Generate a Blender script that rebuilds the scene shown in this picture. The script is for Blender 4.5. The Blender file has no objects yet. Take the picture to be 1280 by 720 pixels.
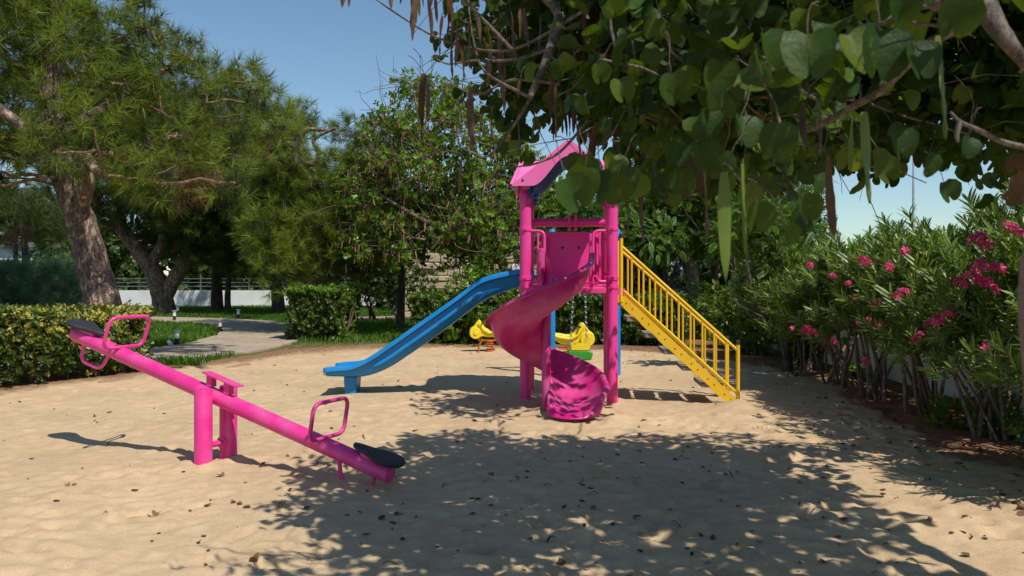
import bpy, math, random
import numpy as np
from mathutils import Vector, Matrix

random.seed(11)
rng = np.random.default_rng(11)
SC = bpy.context.scene
COL = SC.collection
H, F, HY = 1.36, 1050.0, 345.0          # eye height, focal length in photo pixels, horizon row
PI = math.pi
R = math.radians


def P(px, py, d):
    """World point seen at photo pixel (px, py) standing d metres away."""
    return Vector(((px - 640) / F * d, d, H + (HY - py) / F * d))


def G(px, py):
    """Ground point seen at photo pixel."""
    d = H * F / (py - HY)
    return Vector(((px - 640) / F * d, d, 0))


# ------------------------------------------------------------------ objects
def link(o):
    COL.objects.link(o)
    return o


def tag(o, label=None, cat=None, group=None, kind=None):
    if label:
        o['label'] = label
    if cat:
        o['category'] = cat
    if group:
        o['group'] = group
    if kind:
        o['kind'] = kind
    return o


def thing(name, label, cat, loc=(0, 0, 0), group=None, rot=0.0):
    o = link(bpy.data.objects.new(name, None))
    o.location = loc
    o.rotation_euler = (0, 0, rot)
    o.empty_display_size = .1
    return tag(o, label, cat, group)


def root_of(o):
    while o.parent:
        o = o.parent
    return o


def finish(name, me, mats, parent):
    for m in (mats if isinstance(mats, (list, tuple)) else [mats]):
        me.materials.append(m)
    o = link(bpy.data.objects.new(name, me))
    if parent:
        o.parent = parent
    return o


def copy_tree(o, parent=None):
    c = o.copy()
    COL.objects.link(c)
    c.parent = parent
    for ch in list(o.children):
        copy_tree(ch, c)
    return c


# ------------------------------------------------------------------ mesh builder
def frame_path(pts):
    pts = [Vector(p) for p in pts]
    T = []
    for i in range(len(pts)):
        a = pts[max(i - 1, 0)]
        b = pts[min(i + 1, len(pts) - 1)]
        t = (b - a)
        T.append(t.normalized() if t.length > 1e-9 else Vector((0, 0, 1)))
    n = T[0].orthogonal().normalized()
    out = []
    for p, t in zip(pts, T):
        n = (n - t * n.dot(t))
        n = n.normalized() if n.length > 1e-6 else t.orthogonal().normalized()
        out.append((p, n.copy(), t.cross(n)))
    return out


def arc(c, r, a0, a1, n, u, v):
    u, v, c = Vector(u), Vector(v), Vector(c)
    return [c + u * (r * math.cos(a0 + (a1 - a0) * i / n)) + v * (r * math.sin(a0 + (a1 - a0) * i / n)) for i in range(n + 1)]


def rounded(pts, r, n=4, closed=False):
    """Round the corners of a polyline."""
    pts = [Vector(p) for p in pts]
    out = []
    N = len(pts)
    for i, p in enumerate(pts):
        if not closed and i in (0, N - 1):
            out.append(p)
            continue
        a, b = pts[i - 1], pts[(i + 1) % N]
        da, db = (a - p), (b - p)
        k = min(r, da.length * .45, db.length * .45)
        s, e = p + da.normalized() * k, p + db.normalized() * k
        for j in range(n + 1):
            t = j / n
            out.append(s * (1 - t) ** 2 + p * 2 * t * (1 - t) + e * t * t)
    if closed:
        out.append(out[0].copy())
    return out


class MB:
    def __init__(s):
        s.v, s.f, s.m = [], [], []

    def add(s, vs, fs, m=0):
        o = len(s.v)
        s.v += [tuple(v) for v in vs]
        s.f += [tuple(i + o for i in f) for f in fs]
        s.m += [m] * len(fs)
        return s

    def box(s, c, size, axes=None, m=0):
        c = Vector(c)
        ax = axes or (Vector((1, 0, 0)), Vector((0, 1, 0)), Vector((0, 0, 1)))
        vs = []
        for i in (-.5, .5):
            for j in (-.5, .5):
                for k in (-.5, .5):
                    vs.append(c + ax[0] * (i * size[0]) + ax[1] * (j * size[1]) + ax[2] * (k * size[2]))
        fs = [(0, 1, 3, 2), (4, 6, 7, 5), (0, 4, 5, 1), (2, 3, 7, 6), (0, 2, 6, 4), (1, 5, 7, 3)]
        if ax[0].cross(ax[1]).dot(ax[2]) < 0:
            fs = [f[::-1] for f in fs]
        return s.add(vs, fs, m)

    def bar(s, a, b, w, h, up=(0, 0, 1), m=0):
        a, b = Vector(a), Vector(b)
        x = (b - a)
        L = x.length
        x.normalize()
        y = Vector(up).cross(x).normalized()
        z = x.cross(y)
        return s.box((a + b) / 2, (L, w, h), (x, y, z), m)

    def tube(s, pts, r, n=10, caps=True, m=0):
        fr = frame_path(pts)
        rr = r if isinstance(r, (list, tuple)) else [r] * len(fr)
        vs = []
        for (p, a, b), q in zip(fr, rr):
            for k in range(n):
                t = 2 * PI * k / n
                vs.append(p + a * (q * math.cos(t)) + b * (q * math.sin(t)))
        fs = []
        for i in range(len(fr) - 1):
            for k in range(n):
                k2 = (k + 1) % n
                fs.append((i * n + k, i * n + k2, (i + 1) * n + k2, (i + 1) * n + k))
        if caps:
            fs.append(tuple(range(n))[::-1])
            e = (len(fr) - 1) * n
            fs.append(tuple(e + k for k in range(n)))
        return s.add(vs, fs, m)

    def lathe(s, prof, c=(0, 0, 0), n=20, m=0):
        c = Vector(c)
        vs, fs = [], []
        for r, z in prof:
            for k in range(n):
                t = 2 * PI * k / n
                vs.append(c + Vector((r * math.cos(t), r * math.sin(t), z)))
        for i in range(len(prof) - 1):
            for k in range(n):
                k2 = (k + 1) % n
                fs.append((i * n + k, i * n + k2, (i + 1) * n + k2, (i + 1) * n + k))
        fs.append(tuple(range(n))[::-1])
        e = (len(prof) - 1) * n
        fs.append(tuple(e + k for k in range(n)))
        return s.add(vs, fs, m)

    def prism(s, outline, c, u, v, t, m=0):
        """Flat outline (list of 2d points) in plane u,v at c, thickened by vector t (centred)."""
        c, u, v, t = Vector(c), Vector(u), Vector(v), Vector(t)
        n = len(outline)
        lo = [c + u * a + v * b - t / 2 for a, b in outline]
        hi = [p + t for p in lo]
        fs = [tuple(range(n))[::-1], tuple(range(n, 2 * n))]
        for i in range(n):
            j = (i + 1) % n
            fs.append((i, j, n + j, n + i))
        return s.add(lo + hi, fs, m)

    def grid(s, rows, m=0, flip=False):
        """rows: list of equally long lists of points."""
        n = len(rows[0])
        vs = [p for r in rows for p in r]
        fs = []
        for i in range(len(rows) - 1):
            for k in range(n - 1):
                f = (i * n + k, i * n + k + 1, (i + 1) * n + k + 1, (i + 1) * n + k)
                fs.append(f[::-1] if flip else f)
        return s.add(vs, fs, m)

    def build(s, name, mats, parent=None, smooth=40, bevel=0, solid=0, sub=0, world=True, offset=-1):
        me = bpy.data.meshes.new(name)
        v = s.v
        if parent is not None and world:
            L = root_of(parent).location
            v = [(a - L.x, b - L.y, c - L.z) for a, b, c in v]
        me.from_pydata(v, [], s.f)
        me.update()
        if smooth:
            me.polygons.foreach_set('use_smooth', [True] * len(me.polygons))
            me.set_sharp_from_angle(angle=R(smooth))
        if max(s.m, default=0) > 0:
            me.polygons.foreach_set('material_index', s.m)
        o = finish(name, me, mats, parent)
        if solid:
            md = o.modifiers.new('solid', 'SOLIDIFY')
            md.thickness = solid
            md.offset = offset
        if bevel:
            md = o.modifiers.new('bevel', 'BEVEL')
            md.width = bevel
            md.segments = 2
            md.limit_method = 'ANGLE'
            md.angle_limit = R(35)
        if sub:
            md = o.modifiers.new('sub', 'SUBSURF')
            md.levels = md.render_levels = sub
        return o


# ------------------------------------------------------------------ many leaves in one mesh
def nrm(a):
    return a / np.maximum(np.linalg.norm(a, axis=-1, keepdims=True), 1e-9)


def frames(axis, normal):
    y = nrm(axis)
    z = normal - (normal * y).sum(-1, keepdims=True) * y
    z = nrm(z)
    x = np.cross(y, z)
    return np.stack([x, y, z], axis=-1)


def randdir(n):
    return nrm(rng.normal(size=(n, 3)))


class Tmpl:
    def __init__(s):
        s.v, s.f = [], []

    def add(s, vs, fs):
        o = len(s.v)
        s.v += [tuple(v) for v in vs]
        s.f += [tuple(i + o for i in f) for f in fs]


def inst(name, tm, axis, normal, size, pos, mat, parent=None, kind=None, world=True, cut=None):
    """One mesh of len(pos) copies of a template; y of the template along axis."""
    pos = np.asarray(pos, float)
    N = len(pos)
    tv = np.asarray(tm.v, float)
    k = len(tv)
    size = np.broadcast_to(np.asarray(size, float), (N,))
    V = np.einsum('nij,kj->nki', frames(np.asarray(axis, float), np.asarray(normal, float)), tv) * size[:, None, None] + pos[:, None, :]
    V = V.reshape(-1, 3)
    if parent is not None and world:
        V = V - np.array(root_of(parent).location)
    loops = np.concatenate([np.array(f) for f in tm.f])
    tot = np.array([len(f) for f in tm.f])
    li = (loops[None, :] + k * np.arange(N)[:, None]).ravel()
    tt = np.tile(tot, N)
    st = np.concatenate([[0], np.cumsum(tt)[:-1]])
    me = bpy.data.meshes.new(name)
    me.vertices.add(len(V))
    me.vertices.foreach_set('co', V.astype(np.float32).ravel())
    me.loops.add(len(li))
    me.loops.foreach_set('vertex_index', li.astype(np.int32))
    me.polygons.add(len(tt))
    me.polygons.foreach_set('loop_start', st.astype(np.int32))
    me.update(calc_edges=True)
    o = finish(name, me, mat, parent)
    if kind:
        o['kind'] = kind
    return o


# leaf templates: y along the leaf, z its normal
def t_leaf(w=.5, fold=.18, droop=.1):
    t = Tmpl()
    def z(x, y): return fold * abs(x) - droop * y * y
    L = [(-w * .8 / 2, .25), (-w / 2, .5), (-w * .7 / 2, .78)]
    Rr = [(-a, b) for a, b in L]
    mid = [(0, 0), (0, .5), (0, 1)]
    vs = [(x, y, z(x, y)) for x, y in mid + L + Rr]
    t.add(vs, [(0, 1, 4, 3), (1, 2, 5, 4), (0, 6, 7, 1), (1, 7, 8, 2)])
    return t


def t_sprig(leaf, n, spread, length, lsize, seed=1, up=.5):
    """n leaves along a twig of unit length."""
    rs = np.random.default_rng(seed)
    t = Tmpl()
    lv = np.array(leaf.v)
    for i in range(n):
        y = length * (i + .5) / n
        a = i * 2.4 + rs.uniform(-.4, .4)
        out = np.array([math.cos(a), 0, math.sin(a)])
        ax = out * spread + np.array([0, up, 0]) + rs.normal(size=3) * .15
        nr = np.array([0, 1, 0]) - out * .3 + rs.normal(size=3) * .2
        fr = frames(ax[None], nr[None])[0]
        vs = lv @ fr.T * (lsize * rs.uniform(.75, 1.2)) + np.array([0, y, 0])
        t.add(vs, leaf.f)
    return t


def t_tuft(n=26, w=.02, seed=3):
    rs = np.random.default_rng(seed)
    t = Tmpl()
    for i in range(n):
        y = rs.uniform(0, .5)
        a = rs.uniform(0, 2 * PI)
        el = rs.uniform(.15, .85) if y < .38 else rs.uniform(.6, 1.45)
        d = np.array([math.cos(a) * math.cos(el), math.sin(el), math.sin(a) * math.cos(el)])
        side = np.cross(d, rs.normal(size=3))
        side /= np.linalg.norm(side)
        b = np.array([0, y, 0])
        L = rs.uniform(.52, .78)
        t.add([b - side * w / 2, b + side * w / 2, b + d * L + np.array([0, -.04, 0])], [(0, 1, 2)])
    return t


def t_frond(pairs=15, droop=.35):
    t = Tmpl()
    for i in range(pairs):
        y = .1 + .9 * i / (pairs - 1)
        L = .24 * math.sin(PI * (.18 + .75 * i / (pairs - 1))) + .04
        for sgn in (-1, 1):
            b = np.array([0, y, -droop * y * y])
            d = np.array([sgn * .86, .5, -.22])
            s = np.array([-.3 * sgn * .3, .09, 0]) * .34
            t.add([b, b + d * L * .5 - s, b + d * L, b + d * L * .5 + s], [(0, 1, 2, 3)])
    t.add([(-.008, 0, 0), (.008, 0, 0), (.008, .5, -droop * .25), (-.008, .5, -droop * .25)], [(0, 1, 2, 3)])
    t.add([(-.008, .5, -droop * .25), (.008, .5, -droop * .25), (0, 1, -droop)], [(0, 1, 2)])
    return t


def t_bilobed():
    t = Tmpl()
    half = [(-.22, -.07), (-.44, .08), (-.53, .34), (-.49, .64), (-.37, .88), (-.2, .98), (-.07, .92)]
    def z(x, y): return .70 * abs(x) ** 1.15 - .22 * y * y + .05 * math.sin(7 * y + 3 * x)
    mid = [(0, 0), (0, .4), (0, .66)]
    pts = mid + half + [(-a, b) for a, b in half]
    vs = [(x, y, z(x, y)) for x, y in pts]
    t.add(vs, [(0, 1, 5, 4, 3), (1, 2, 9, 8, 7, 6, 5), (0, 10, 11, 12, 1), (1, 12, 13, 14, 15, 16, 2)])
    return t


def t_blade():
    t = Tmpl()
    t.add([(-.06, 0, 0), (.06, 0, 0), (.045, .55, .06), (-.045, .55, .06), (0, 1, .28)], [(0, 1, 2, 3), (3, 2, 4)])
    return t


def t_star(n=5, r=.5):
    t = Tmpl()
    for i in range(n):
        a = 2 * PI * i / n
        c, s = math.cos(a), math.sin(a)
        def q(x, y, z): return (c * x - s * y, z, s * x + c * y)
        t.add([q(.04, 0, 0), q(.55 * r * 2, -.24, .16), q(1.0 * r * 2, -.16, .2), q(1.0 * r * 2, .2, .24), q(.55 * r * 2, .24, .12)], [(0, 1, 2, 3, 4)])
    return t
# ------------------------------------------------------------------ materials
def new_mat(name):
    m = bpy.data.materials.new(name)
    m.use_nodes = True
    nt = m.node_tree
    return m, nt, nt.nodes['Principled BSDF'], nt.nodes['Material Output']


def N(nt, t, **kw):
    n = nt.nodes.new(t)
    for k, v in kw.items():
        setattr(n, k, v)
    return n


def ramp(nt, stops):
    n = N(nt, 'ShaderNodeValToRGB')
    e = n.color_ramp.elements
    while len(e) > len(stops):
        e.remove(e[-1])
    while len(e) < len(stops):
        e.new(.5)
    for el, (p, c) in zip(e, stops):
        el.position = p
        el.color = (*c, 1) if len(c) == 3 else c
    return n


def noise(nt, scale, detail=4, rough=.55, coord='Object', dim=None, vec=None):
    n = N(nt, 'ShaderNodeTexNoise')
    n.inputs['Scale'].default_value = scale
    n.inputs['Detail'].default_value = detail
    n.inputs['Roughness'].default_value = rough
    if vec is None:
        tc = N(nt, 'ShaderNodeTexCoord')
        vec = tc.outputs[coord]
    nt.links.new(vec, n.inputs['Vector'])
    return n


def mix(nt, fac, a, b, mode='MIX'):
    n = N(nt, 'ShaderNodeMix', data_type='RGBA', blend_type=mode)
    for i, v in ((0, fac), (6, a), (7, b)):
        if hasattr(v, 'links') or hasattr(v, 'is_linked'):
            nt.links.new(v, n.inputs[i])
        elif isinstance(v, (int, float)):
            n.inputs[i].default_value = v
        else:
            n.inputs[i].default_value = (*v, 1)
    return n.outputs[2]


def bump(nt, bsdf, height, strength=.4, dist=.01):
    b = N(nt, 'ShaderNodeBump')
    b.inputs['Strength'].default_value = strength
    b.inputs['Distance'].default_value = dist
    nt.links.new(height, b.inputs['Height'])
    nt.links.new(b.outputs[0], bsdf.inputs['Normal'])


def paint(name, col, faded, rough=.35, scale=7, wear=.45, dirt=(.32, .24, .15)):
    """Weathered paint or plastic: fading in blotches, a little dust, fine scuffs."""
    m, nt, b, o = new_mat(name)
    n1 = noise(nt, scale, 5, .6)
    r1 = ramp(nt, [(.42, (0, 0, 0)), (.75, (wear, wear, wear))])
    nt.links.new(n1.outputs['Fac'], r1.inputs[0])
    c = mix(nt, r1.outputs[0], col, faded)
    n2 = noise(nt, scale * 9, 6, .7)
    r2 = ramp(nt, [(.60, (0, 0, 0)), (.78, (.35, .35, .35))])
    nt.links.new(n2.outputs['Fac'], r2.inputs[0])
    c = mix(nt, r2.outputs[0], c, dirt)
    nt.links.new(c, b.inputs['Base Color'])
    rr = ramp(nt, [(.3, (rough * .8,) * 3), (.75, (min(1, rough * 1.7),) * 3)])
    nt.links.new(n1.outputs['Fac'], rr.inputs[0])
    nt.links.new(rr.outputs[0], b.inputs['Roughness'])
    bump(nt, b, n2.outputs['Fac'], .12, .004)
    return m


def plain(name, col, rough=.6, metal=0.0, var=.25, scale=12, bstr=.2):
    m, nt, b, o = new_mat(name)
    n1 = noise(nt, scale, 5, .6)
    k = [tuple(max(0, x * (1 - var)) for x in col), tuple(min(1, x * (1 + var)) for x in col)]
    r1 = ramp(nt, [(.3, k[0]), (.7, k[1])])
    nt.links.new(n1.outputs['Fac'], r1.inputs[0])
    nt.links.new(r1.outputs[0], b.inputs['Base Color'])
    b.inputs['Roughness'].default_value = rough
    b.inputs['Metallic'].default_value = metal
    bump(nt, b, n1.outputs['Fac'], bstr, .01)
    return m


def leaf(name, cols, trans=.35, rough=.45, tcol=None, patch=1.2, spec=.35, blotch=None):
    """Leaf: each leaf its own tone, patches of the plant differ; light comes through."""
    m, nt, b, o = new_mat(name)
    g = N(nt, 'ShaderNodeNewGeometry')
    n = len(cols)
    r1 = ramp(nt, [(i / max(1, n - 1), c) for i, c in enumerate(cols)])
    nt.links.new(g.outputs['Random Per Island'], r1.inputs[0])
    n1 = noise(nt, patch, 2, .5)
    r2 = ramp(nt, [(.3, (.68, .72, .7)), (.7, (1.28, 1.22, 1.1))])
    nt.links.new(n1.outputs['Fac'], r2.inputs[0])
    c = mix(nt, 1.0, r1.outputs[0], r2.outputs[0], 'MULTIPLY')
    nt.links.new(c, b.inputs['Base Color'])
    b.inputs['Roughness'].default_value = rough
    b.inputs['Specular IOR Level'].default_value = spec
    if blotch:
        nb = noise(nt, 45, 4, .7)
        rb = ramp(nt, [(.58, (0, 0, 0)), (.72, (.75, .75, .75))])
        nt.links.new(nb.outputs['Fac'], rb.inputs[0])
        c = mix(nt, rb.outputs[0], c, blotch)
        nt.links.new(c, b.inputs['Base Color'])
        bump(nt, b, nb.outputs['Fac'], .5, .006)
    t = N(nt, 'ShaderNodeBsdfTranslucent')
    tc = mix(nt, 1.0, c, tcol or (1.7, 1.6, .6), 'MULTIPLY')
    nt.links.new(tc, t.inputs['Color'])
    ms = N(nt, 'ShaderNodeMixShader')
    ms.inputs[0].default_value = trans
    nt.links.new(b.outputs[0], ms.inputs[1])
    nt.links.new(t.outputs[0], ms.inputs[2])
    nt.links.new(ms.outputs[0], o.inputs['Surface'])
    return m


def bark(name, dark, light, scale=6, stretch=(1, 1, .25), bs=.9, dist=.05):
    m, nt, b, o = new_mat(name)
    tc = N(nt, 'ShaderNodeTexCoord')
    mp = N(nt, 'ShaderNodeMapping')
    mp.inputs['Scale'].default_value = stretch
    nt.links.new(tc.outputs['Object'], mp.inputs[0])
    v = N(nt, 'ShaderNodeTexVoronoi', feature='DISTANCE_TO_EDGE')
    v.inputs['Scale'].default_value = scale
    nz = noise(nt, scale * 1.2, 6, .65, vec=mp.outputs[0])
    wv = N(nt, 'ShaderNodeMix', data_type='VECTOR')
    wv.inputs[0].default_value = .2
    nt.links.new(mp.outputs[0], wv.inputs[4])
    nt.links.new(nz.outputs['Color'], wv.inputs[5])
    nt.links.new(wv.outputs[1], v.inputs['Vector'])
    r1 = ramp(nt, [(.0, dark), (.05, tuple(.6 * a + .4 * c for a, c in zip(dark, light))), (.14, tuple(.25 * a + .75 * c for a, c in zip(dark, light))), (.4, light)])
    nt.links.new(v.outputs['Distance'], r1.inputs[0])
    r2 = ramp(nt, [(.32, (.45, .42, .42)), (.48, (.95, .93, .92)), (.7, (1.3, 1.22, 1.15))])
    nt.links.new(nz.outputs['Fac'], r2.inputs[0])
    c = mix(nt, 1.0, r1.outputs[0], r2.outputs[0], 'MULTIPLY')
    nt.links.new(c, b.inputs['Base Color'])
    b.inputs['Roughness'].default_value = .9
    ma = N(nt, 'ShaderNodeMath', operation='MINIMUM')
    nt.links.new(v.outputs['Distance'], ma.inputs[0])
    ma.inputs[1].default_value = .25
    ad = N(nt, 'ShaderNodeMath', operation='MULTIPLY_ADD')
    nt.links.new(nz.outputs['Fac'], ad.inputs[0])
    ad.inputs[1].default_value = .25
    nt.links.new(ma.outputs[0], ad.inputs[2])
    bump(nt, b, ad.outputs[0], bs, dist)
    return m


M = {}
M['pink'] = paint('pink_paint', (.80, .040, .285), (.80, .14, .36), .33, 5, .35)
M['pink_beam'] = paint('seesaw_paint', (.72, .027, .245), (.78, .18, .38), .34, 4.5, .55)
M['slide_pink'] = paint('magenta_plastic', (.54, .011, .175), (.62, .24, .40), .33, 3.2, .5, (.45, .28, .2))
M['roof_pink'] = paint('faded_pink_plastic', (.84, .15, .41), (.85, .25, .48), .45, 3, .5)
M['blue'] = paint('blue_plastic', (.005, .205, .52), (.04, .29, .58), .3, 4, .4)
M['blue_shaded'] = paint('shaded_blue_plastic', (.004, .085, .26), (.01, .12, .3), .45, 4, .4)  # ceiling blue, the shade under the roof put into the colour
M['yellow'] = paint('yellow_paint', (.78, .47, .008), (.80, .56, .08), .38, 6, .35)
M['yellow_plastic'] = paint('yellow_plastic', (.82, .60, .012), (.82, .65, .1), .35, 5, .35)
M['green_plastic'] = paint('green_plastic', (.03, .28, .02), (.08, .36, .06), .35, 5, .35)
M['orange'] = paint('orange_paint', (.55, .10, .02), (.5, .18, .08), .45, 9, .4)
M['rubber'] = plain('black_rubber', (.022, .024, .027), .62, 0, .35, 60, .5)
M['tread'] = plain('weathered_board', (.23, .20, .16), .85, 0, .35, 9, .5)
M['steel'] = plain('chain_steel', (.25, .25, .25), .4, .9, .3, 30)
M['black'] = plain('black_metal', (.012, .012, .013), .5, 0, .3, 20)
M['grey_cap'] = plain('grey_cap', (.30, .31, .32), .5, 0, .2, 20)
M['frost'] = plain('frosted_lamp', (.80, .80, .78), .35, 0, .06, 8)
M['white_wall'] = plain('white_render', (.74, .74, .74), .9, 0, .10, 1.3, .15)
M['rail_grey'] = plain('galvanised_rail', (.13, .135, .13), .6, .2, .2, 10)
M['brick'] = plain('terracotta_edging', (.33, .20, .125), .9, 0, .35, 14, .6)
M['house'] = plain('pale_house_paint', (.62, .64, .66), .9, 0, .08, 1, .1)
M['roof_tile'] = plain('grey_roof', (.20, .21, .23), .8, 0, .2, 3, .3)
M['glass_dark'] = plain('window_glass', (.02, .025, .03), .1, 0, .2, 2, 0)
M['mast'] = plain('mast_metal', (.55, .56, .57), .4, .4, .1, 5)
M['timber'] = plain('orange_timber', (.36, .12, .03), .6, 0, .25, 8)

M['pine_bark'] = bark('pine_bark', (.05, .034, .027), (.46, .33, .255), 13, (1, 1, .36), 1.0, .09)
M['pine_limb'] = bark('pine_limb_bark', (.10, .055, .035), (.36, .22, .15), 14, (1, 1, .5), .5, .02)
M['dark_bark'] = bark('dark_bark', (.025, .02, .016), (.13, .10, .08), 11, (1, 1, .35), .7, .03)
M['grey_bark'] = bark('grey_bark', (.045, .037, .03), (.19, .155, .12), 20, (1, 1, .5), .4, .01)
M['twig'] = plain('dry_twig', (.17, .12, .085), .85, 0, .35, 8, .3)
M['stem'] = bark('pale_stem_bark', (.08, .06, .042), (.25, .20, .145), 16, (1, 1, .4), .4, .01)

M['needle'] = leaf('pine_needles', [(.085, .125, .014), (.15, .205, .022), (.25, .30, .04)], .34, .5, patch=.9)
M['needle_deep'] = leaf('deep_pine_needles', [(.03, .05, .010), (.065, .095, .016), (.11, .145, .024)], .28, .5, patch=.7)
M['needle_inner'] = leaf('shaded_inner_needles', [(.018, .03, .008), (.04, .06, .012), (.075, .095, .018)], .2, .55, patch=1.5)  # darker needles: shade inside the crown put into the colour
M['needle_brown'] = leaf('dead_needles', [(.16, .09, .045), (.26, .16, .085)], .2, .7, patch=2)
M['juniper'] = leaf('blue_green_juniper', [(.08, .16, .085), (.13, .235, .125), (.18, .29, .16)], .2, .6, (1, 1.1, .8), 1.5)
M['hedge'] = leaf('glossy_hedge_leaf', [(.035, .068, .012), (.062, .108, .016), (.105, .155, .024)], .28, .35, patch=3, spec=.5)
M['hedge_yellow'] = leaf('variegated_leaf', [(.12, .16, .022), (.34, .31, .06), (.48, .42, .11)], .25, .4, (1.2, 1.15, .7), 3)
M['fresh'] = leaf('fresh_leaf', [(.065, .135, .013), (.115, .21, .02), (.18, .285, .03)], .35, .4, patch=2)
M['broad'] = leaf('broad_leaf', [(.06, .11, .014), (.10, .17, .022), (.16, .23, .03)], .38, .4, patch=1)
M['dark_leaf'] = leaf('dark_evergreen_leaf', [(.02, .042, .010), (.042, .078, .015), (.068, .11, .02)], .25, .45, patch=.6)
M['feather'] = leaf('feathery_leaf', [(.05, .11, .02), (.085, .165, .028), (.13, .22, .035)], .38, .5, patch=1)
M['oleander'] = leaf('oleander_leaf', [(.07, .135, .023), (.12, .195, .034), (.19, .26, .055)], .28, .4, (1.5, 1.5, .6), 2, .5)
M['petal'] = leaf('pink_petal', [(.62, .03, .17), (.74, .06, .25), (.80, .16, .36)], .3, .5, (1.2, .9, 1), 3)
M['bauhinia'] = leaf('two_lobed_leaf', [(.014, .040, .008), (.027, .064, .010), (.055, .105, .014), (.032, .072, .011), (.022, .055, .009), (.10, .16, .016)], .34, .5, (2.4, 2.1, .4), 2, .25, (.13, .13, .03))  # bright last tone imitates leaves lit from behind
M['pod'] = leaf('dry_seed_pod', [(.028, .013, .008), (.055, .026, .014), (.11, .055, .028)], .05, .5, (1, .8, .6), 9)
M['pale_pod'] = leaf('pale_dry_pod', [(.13, .06, .03), (.24, .12, .06), (.34, .20, .11)], .1, .6, (1, .8, .6), 6)
M['green_pod'] = leaf('green_seed_pod', [(.10, .16, .02), (.14, .2, .03)], .3, .4)
M['dead_leaf'] = leaf('dead_leaf', [(.028, .014, .008), (.05, .026, .013), (.09, .055, .022)], .08, .6, (1.1, .9, .6), 9)
M['fallen'] = leaf('fallen_dry_leaf', [(.13, .065, .03), (.22, .125, .06), (.34, .22, .12)], .1, .7, (1.1, .9, .6), 9)
M['dark_litter'] = leaf('dark_litter', [(.06, .035, .02), (.12, .07, .04), (.25, .16, .09)], .05, .7, (1, .9, .6), 6)
M['grass'] = leaf('grass_blade', [(.055, .13, .012), (.085, .18, .016), (.13, .24, .026)], .4, .5, (1.6, 1.7, .4), 1.2)


def ground_mat():
    m, nt, b, o = new_mat('sand_and_soil')
    tc = N(nt, 'ShaderNodeTexCoord')
    big = noise(nt, .7, 4, .6)
    mid = noise(nt, 9, 5, .65)
    fine = noise(nt, 160, 3, .7)
    # sand
    s1 = ramp(nt, [(.25, (.48, .345, .20)), (.5, (.565, .41, .245)), (.75, (.62, .46, .285))])
    nt.links.new(mid.outputs['Fac'], s1.inputs[0])
    s2 = ramp(nt, [(.3, (.86, .85, .83)), (.7, (1.07, 1.07, 1.08))])
    nt.links.new(big.outputs['Fac'], s2.inputs[0])
    sand = mix(nt, 1.0, s1.outputs[0], s2.outputs[0], 'MULTIPLY')
    g = ramp(nt, [(.3, (.78, .76, .74)), (.6, (1.08, 1.08, 1.08))])
    nt.links.new(fine.outputs['Fac'], g.inputs[0])
    sand = mix(nt, 1.0, sand, g.outputs[0], 'MULTIPLY')
    # dark specks of debris
    sp = noise(nt, 38, 2, .5)
    spr = ramp(nt, [(.70, (0, 0, 0)), (.76, (.6, .6, .6))])
    nt.links.new(sp.outputs['Fac'], spr.inputs[0])
    sand = mix(nt, spr.outputs[0], sand, (.20, .13, .08))
    # soil
    e1 = ramp(nt, [(.3, (.13, .07, .04)), (.55, (.24, .13, .07)), (.75, (.36, .22, .125))])
    nt.links.new(mid.outputs['Fac'], e1.inputs[0])
    soil = mix(nt, 1.0, e1.outputs[0], g.outputs[0], 'MULTIPLY')
    # turf floor
    l1 = ramp(nt, [(.3, (.035, .06, .012)), (.7, (.075, .11, .022))])
    nt.links.new(mid.outputs['Fac'], l1.inputs[0])
    a1 = N(nt, 'ShaderNodeAttribute', attribute_name='soil')
    a2 = N(nt, 'ShaderNodeAttribute', attribute_name='turf')
    # ragged borders
    def ragged(att):
        ad = N(nt, 'ShaderNodeMath', operation='MULTIPLY_ADD')
        nt.links.new(mid.outputs['Fac'], ad.inputs[0])
        ad.inputs[1].default_value = .7
        nt.links.new(att, ad.inputs[2])
        r = ramp(nt, [(.74, (0, 0, 0)), (.98, (1, 1, 1))])
        nt.links.new(ad.outputs[0], r.inputs[0])
        return r.outputs[0]
    c = mix(nt, ragged(a1.outputs['Fac']), sand, soil)
    c = mix(nt, ragged(a2.outputs['Fac']), c, l1.outputs[0])
    nt.links.new(c, b.inputs['Base Color'])
    b.inputs['Roughness'].default_value = .95
    b.inputs['Specular IOR Level'].default_value = .15
    ad = N(nt, 'ShaderNodeMath', operation='MULTIPLY_ADD')
    nt.links.new(fine.outputs['Fac'], ad.inputs[0])
    ad.inputs[1].default_value = .18
    nt.links.new(mid.outputs['Fac'], ad.inputs[2])
    bump(nt, b, ad.outputs[0], .55, .03)
    return m


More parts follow.
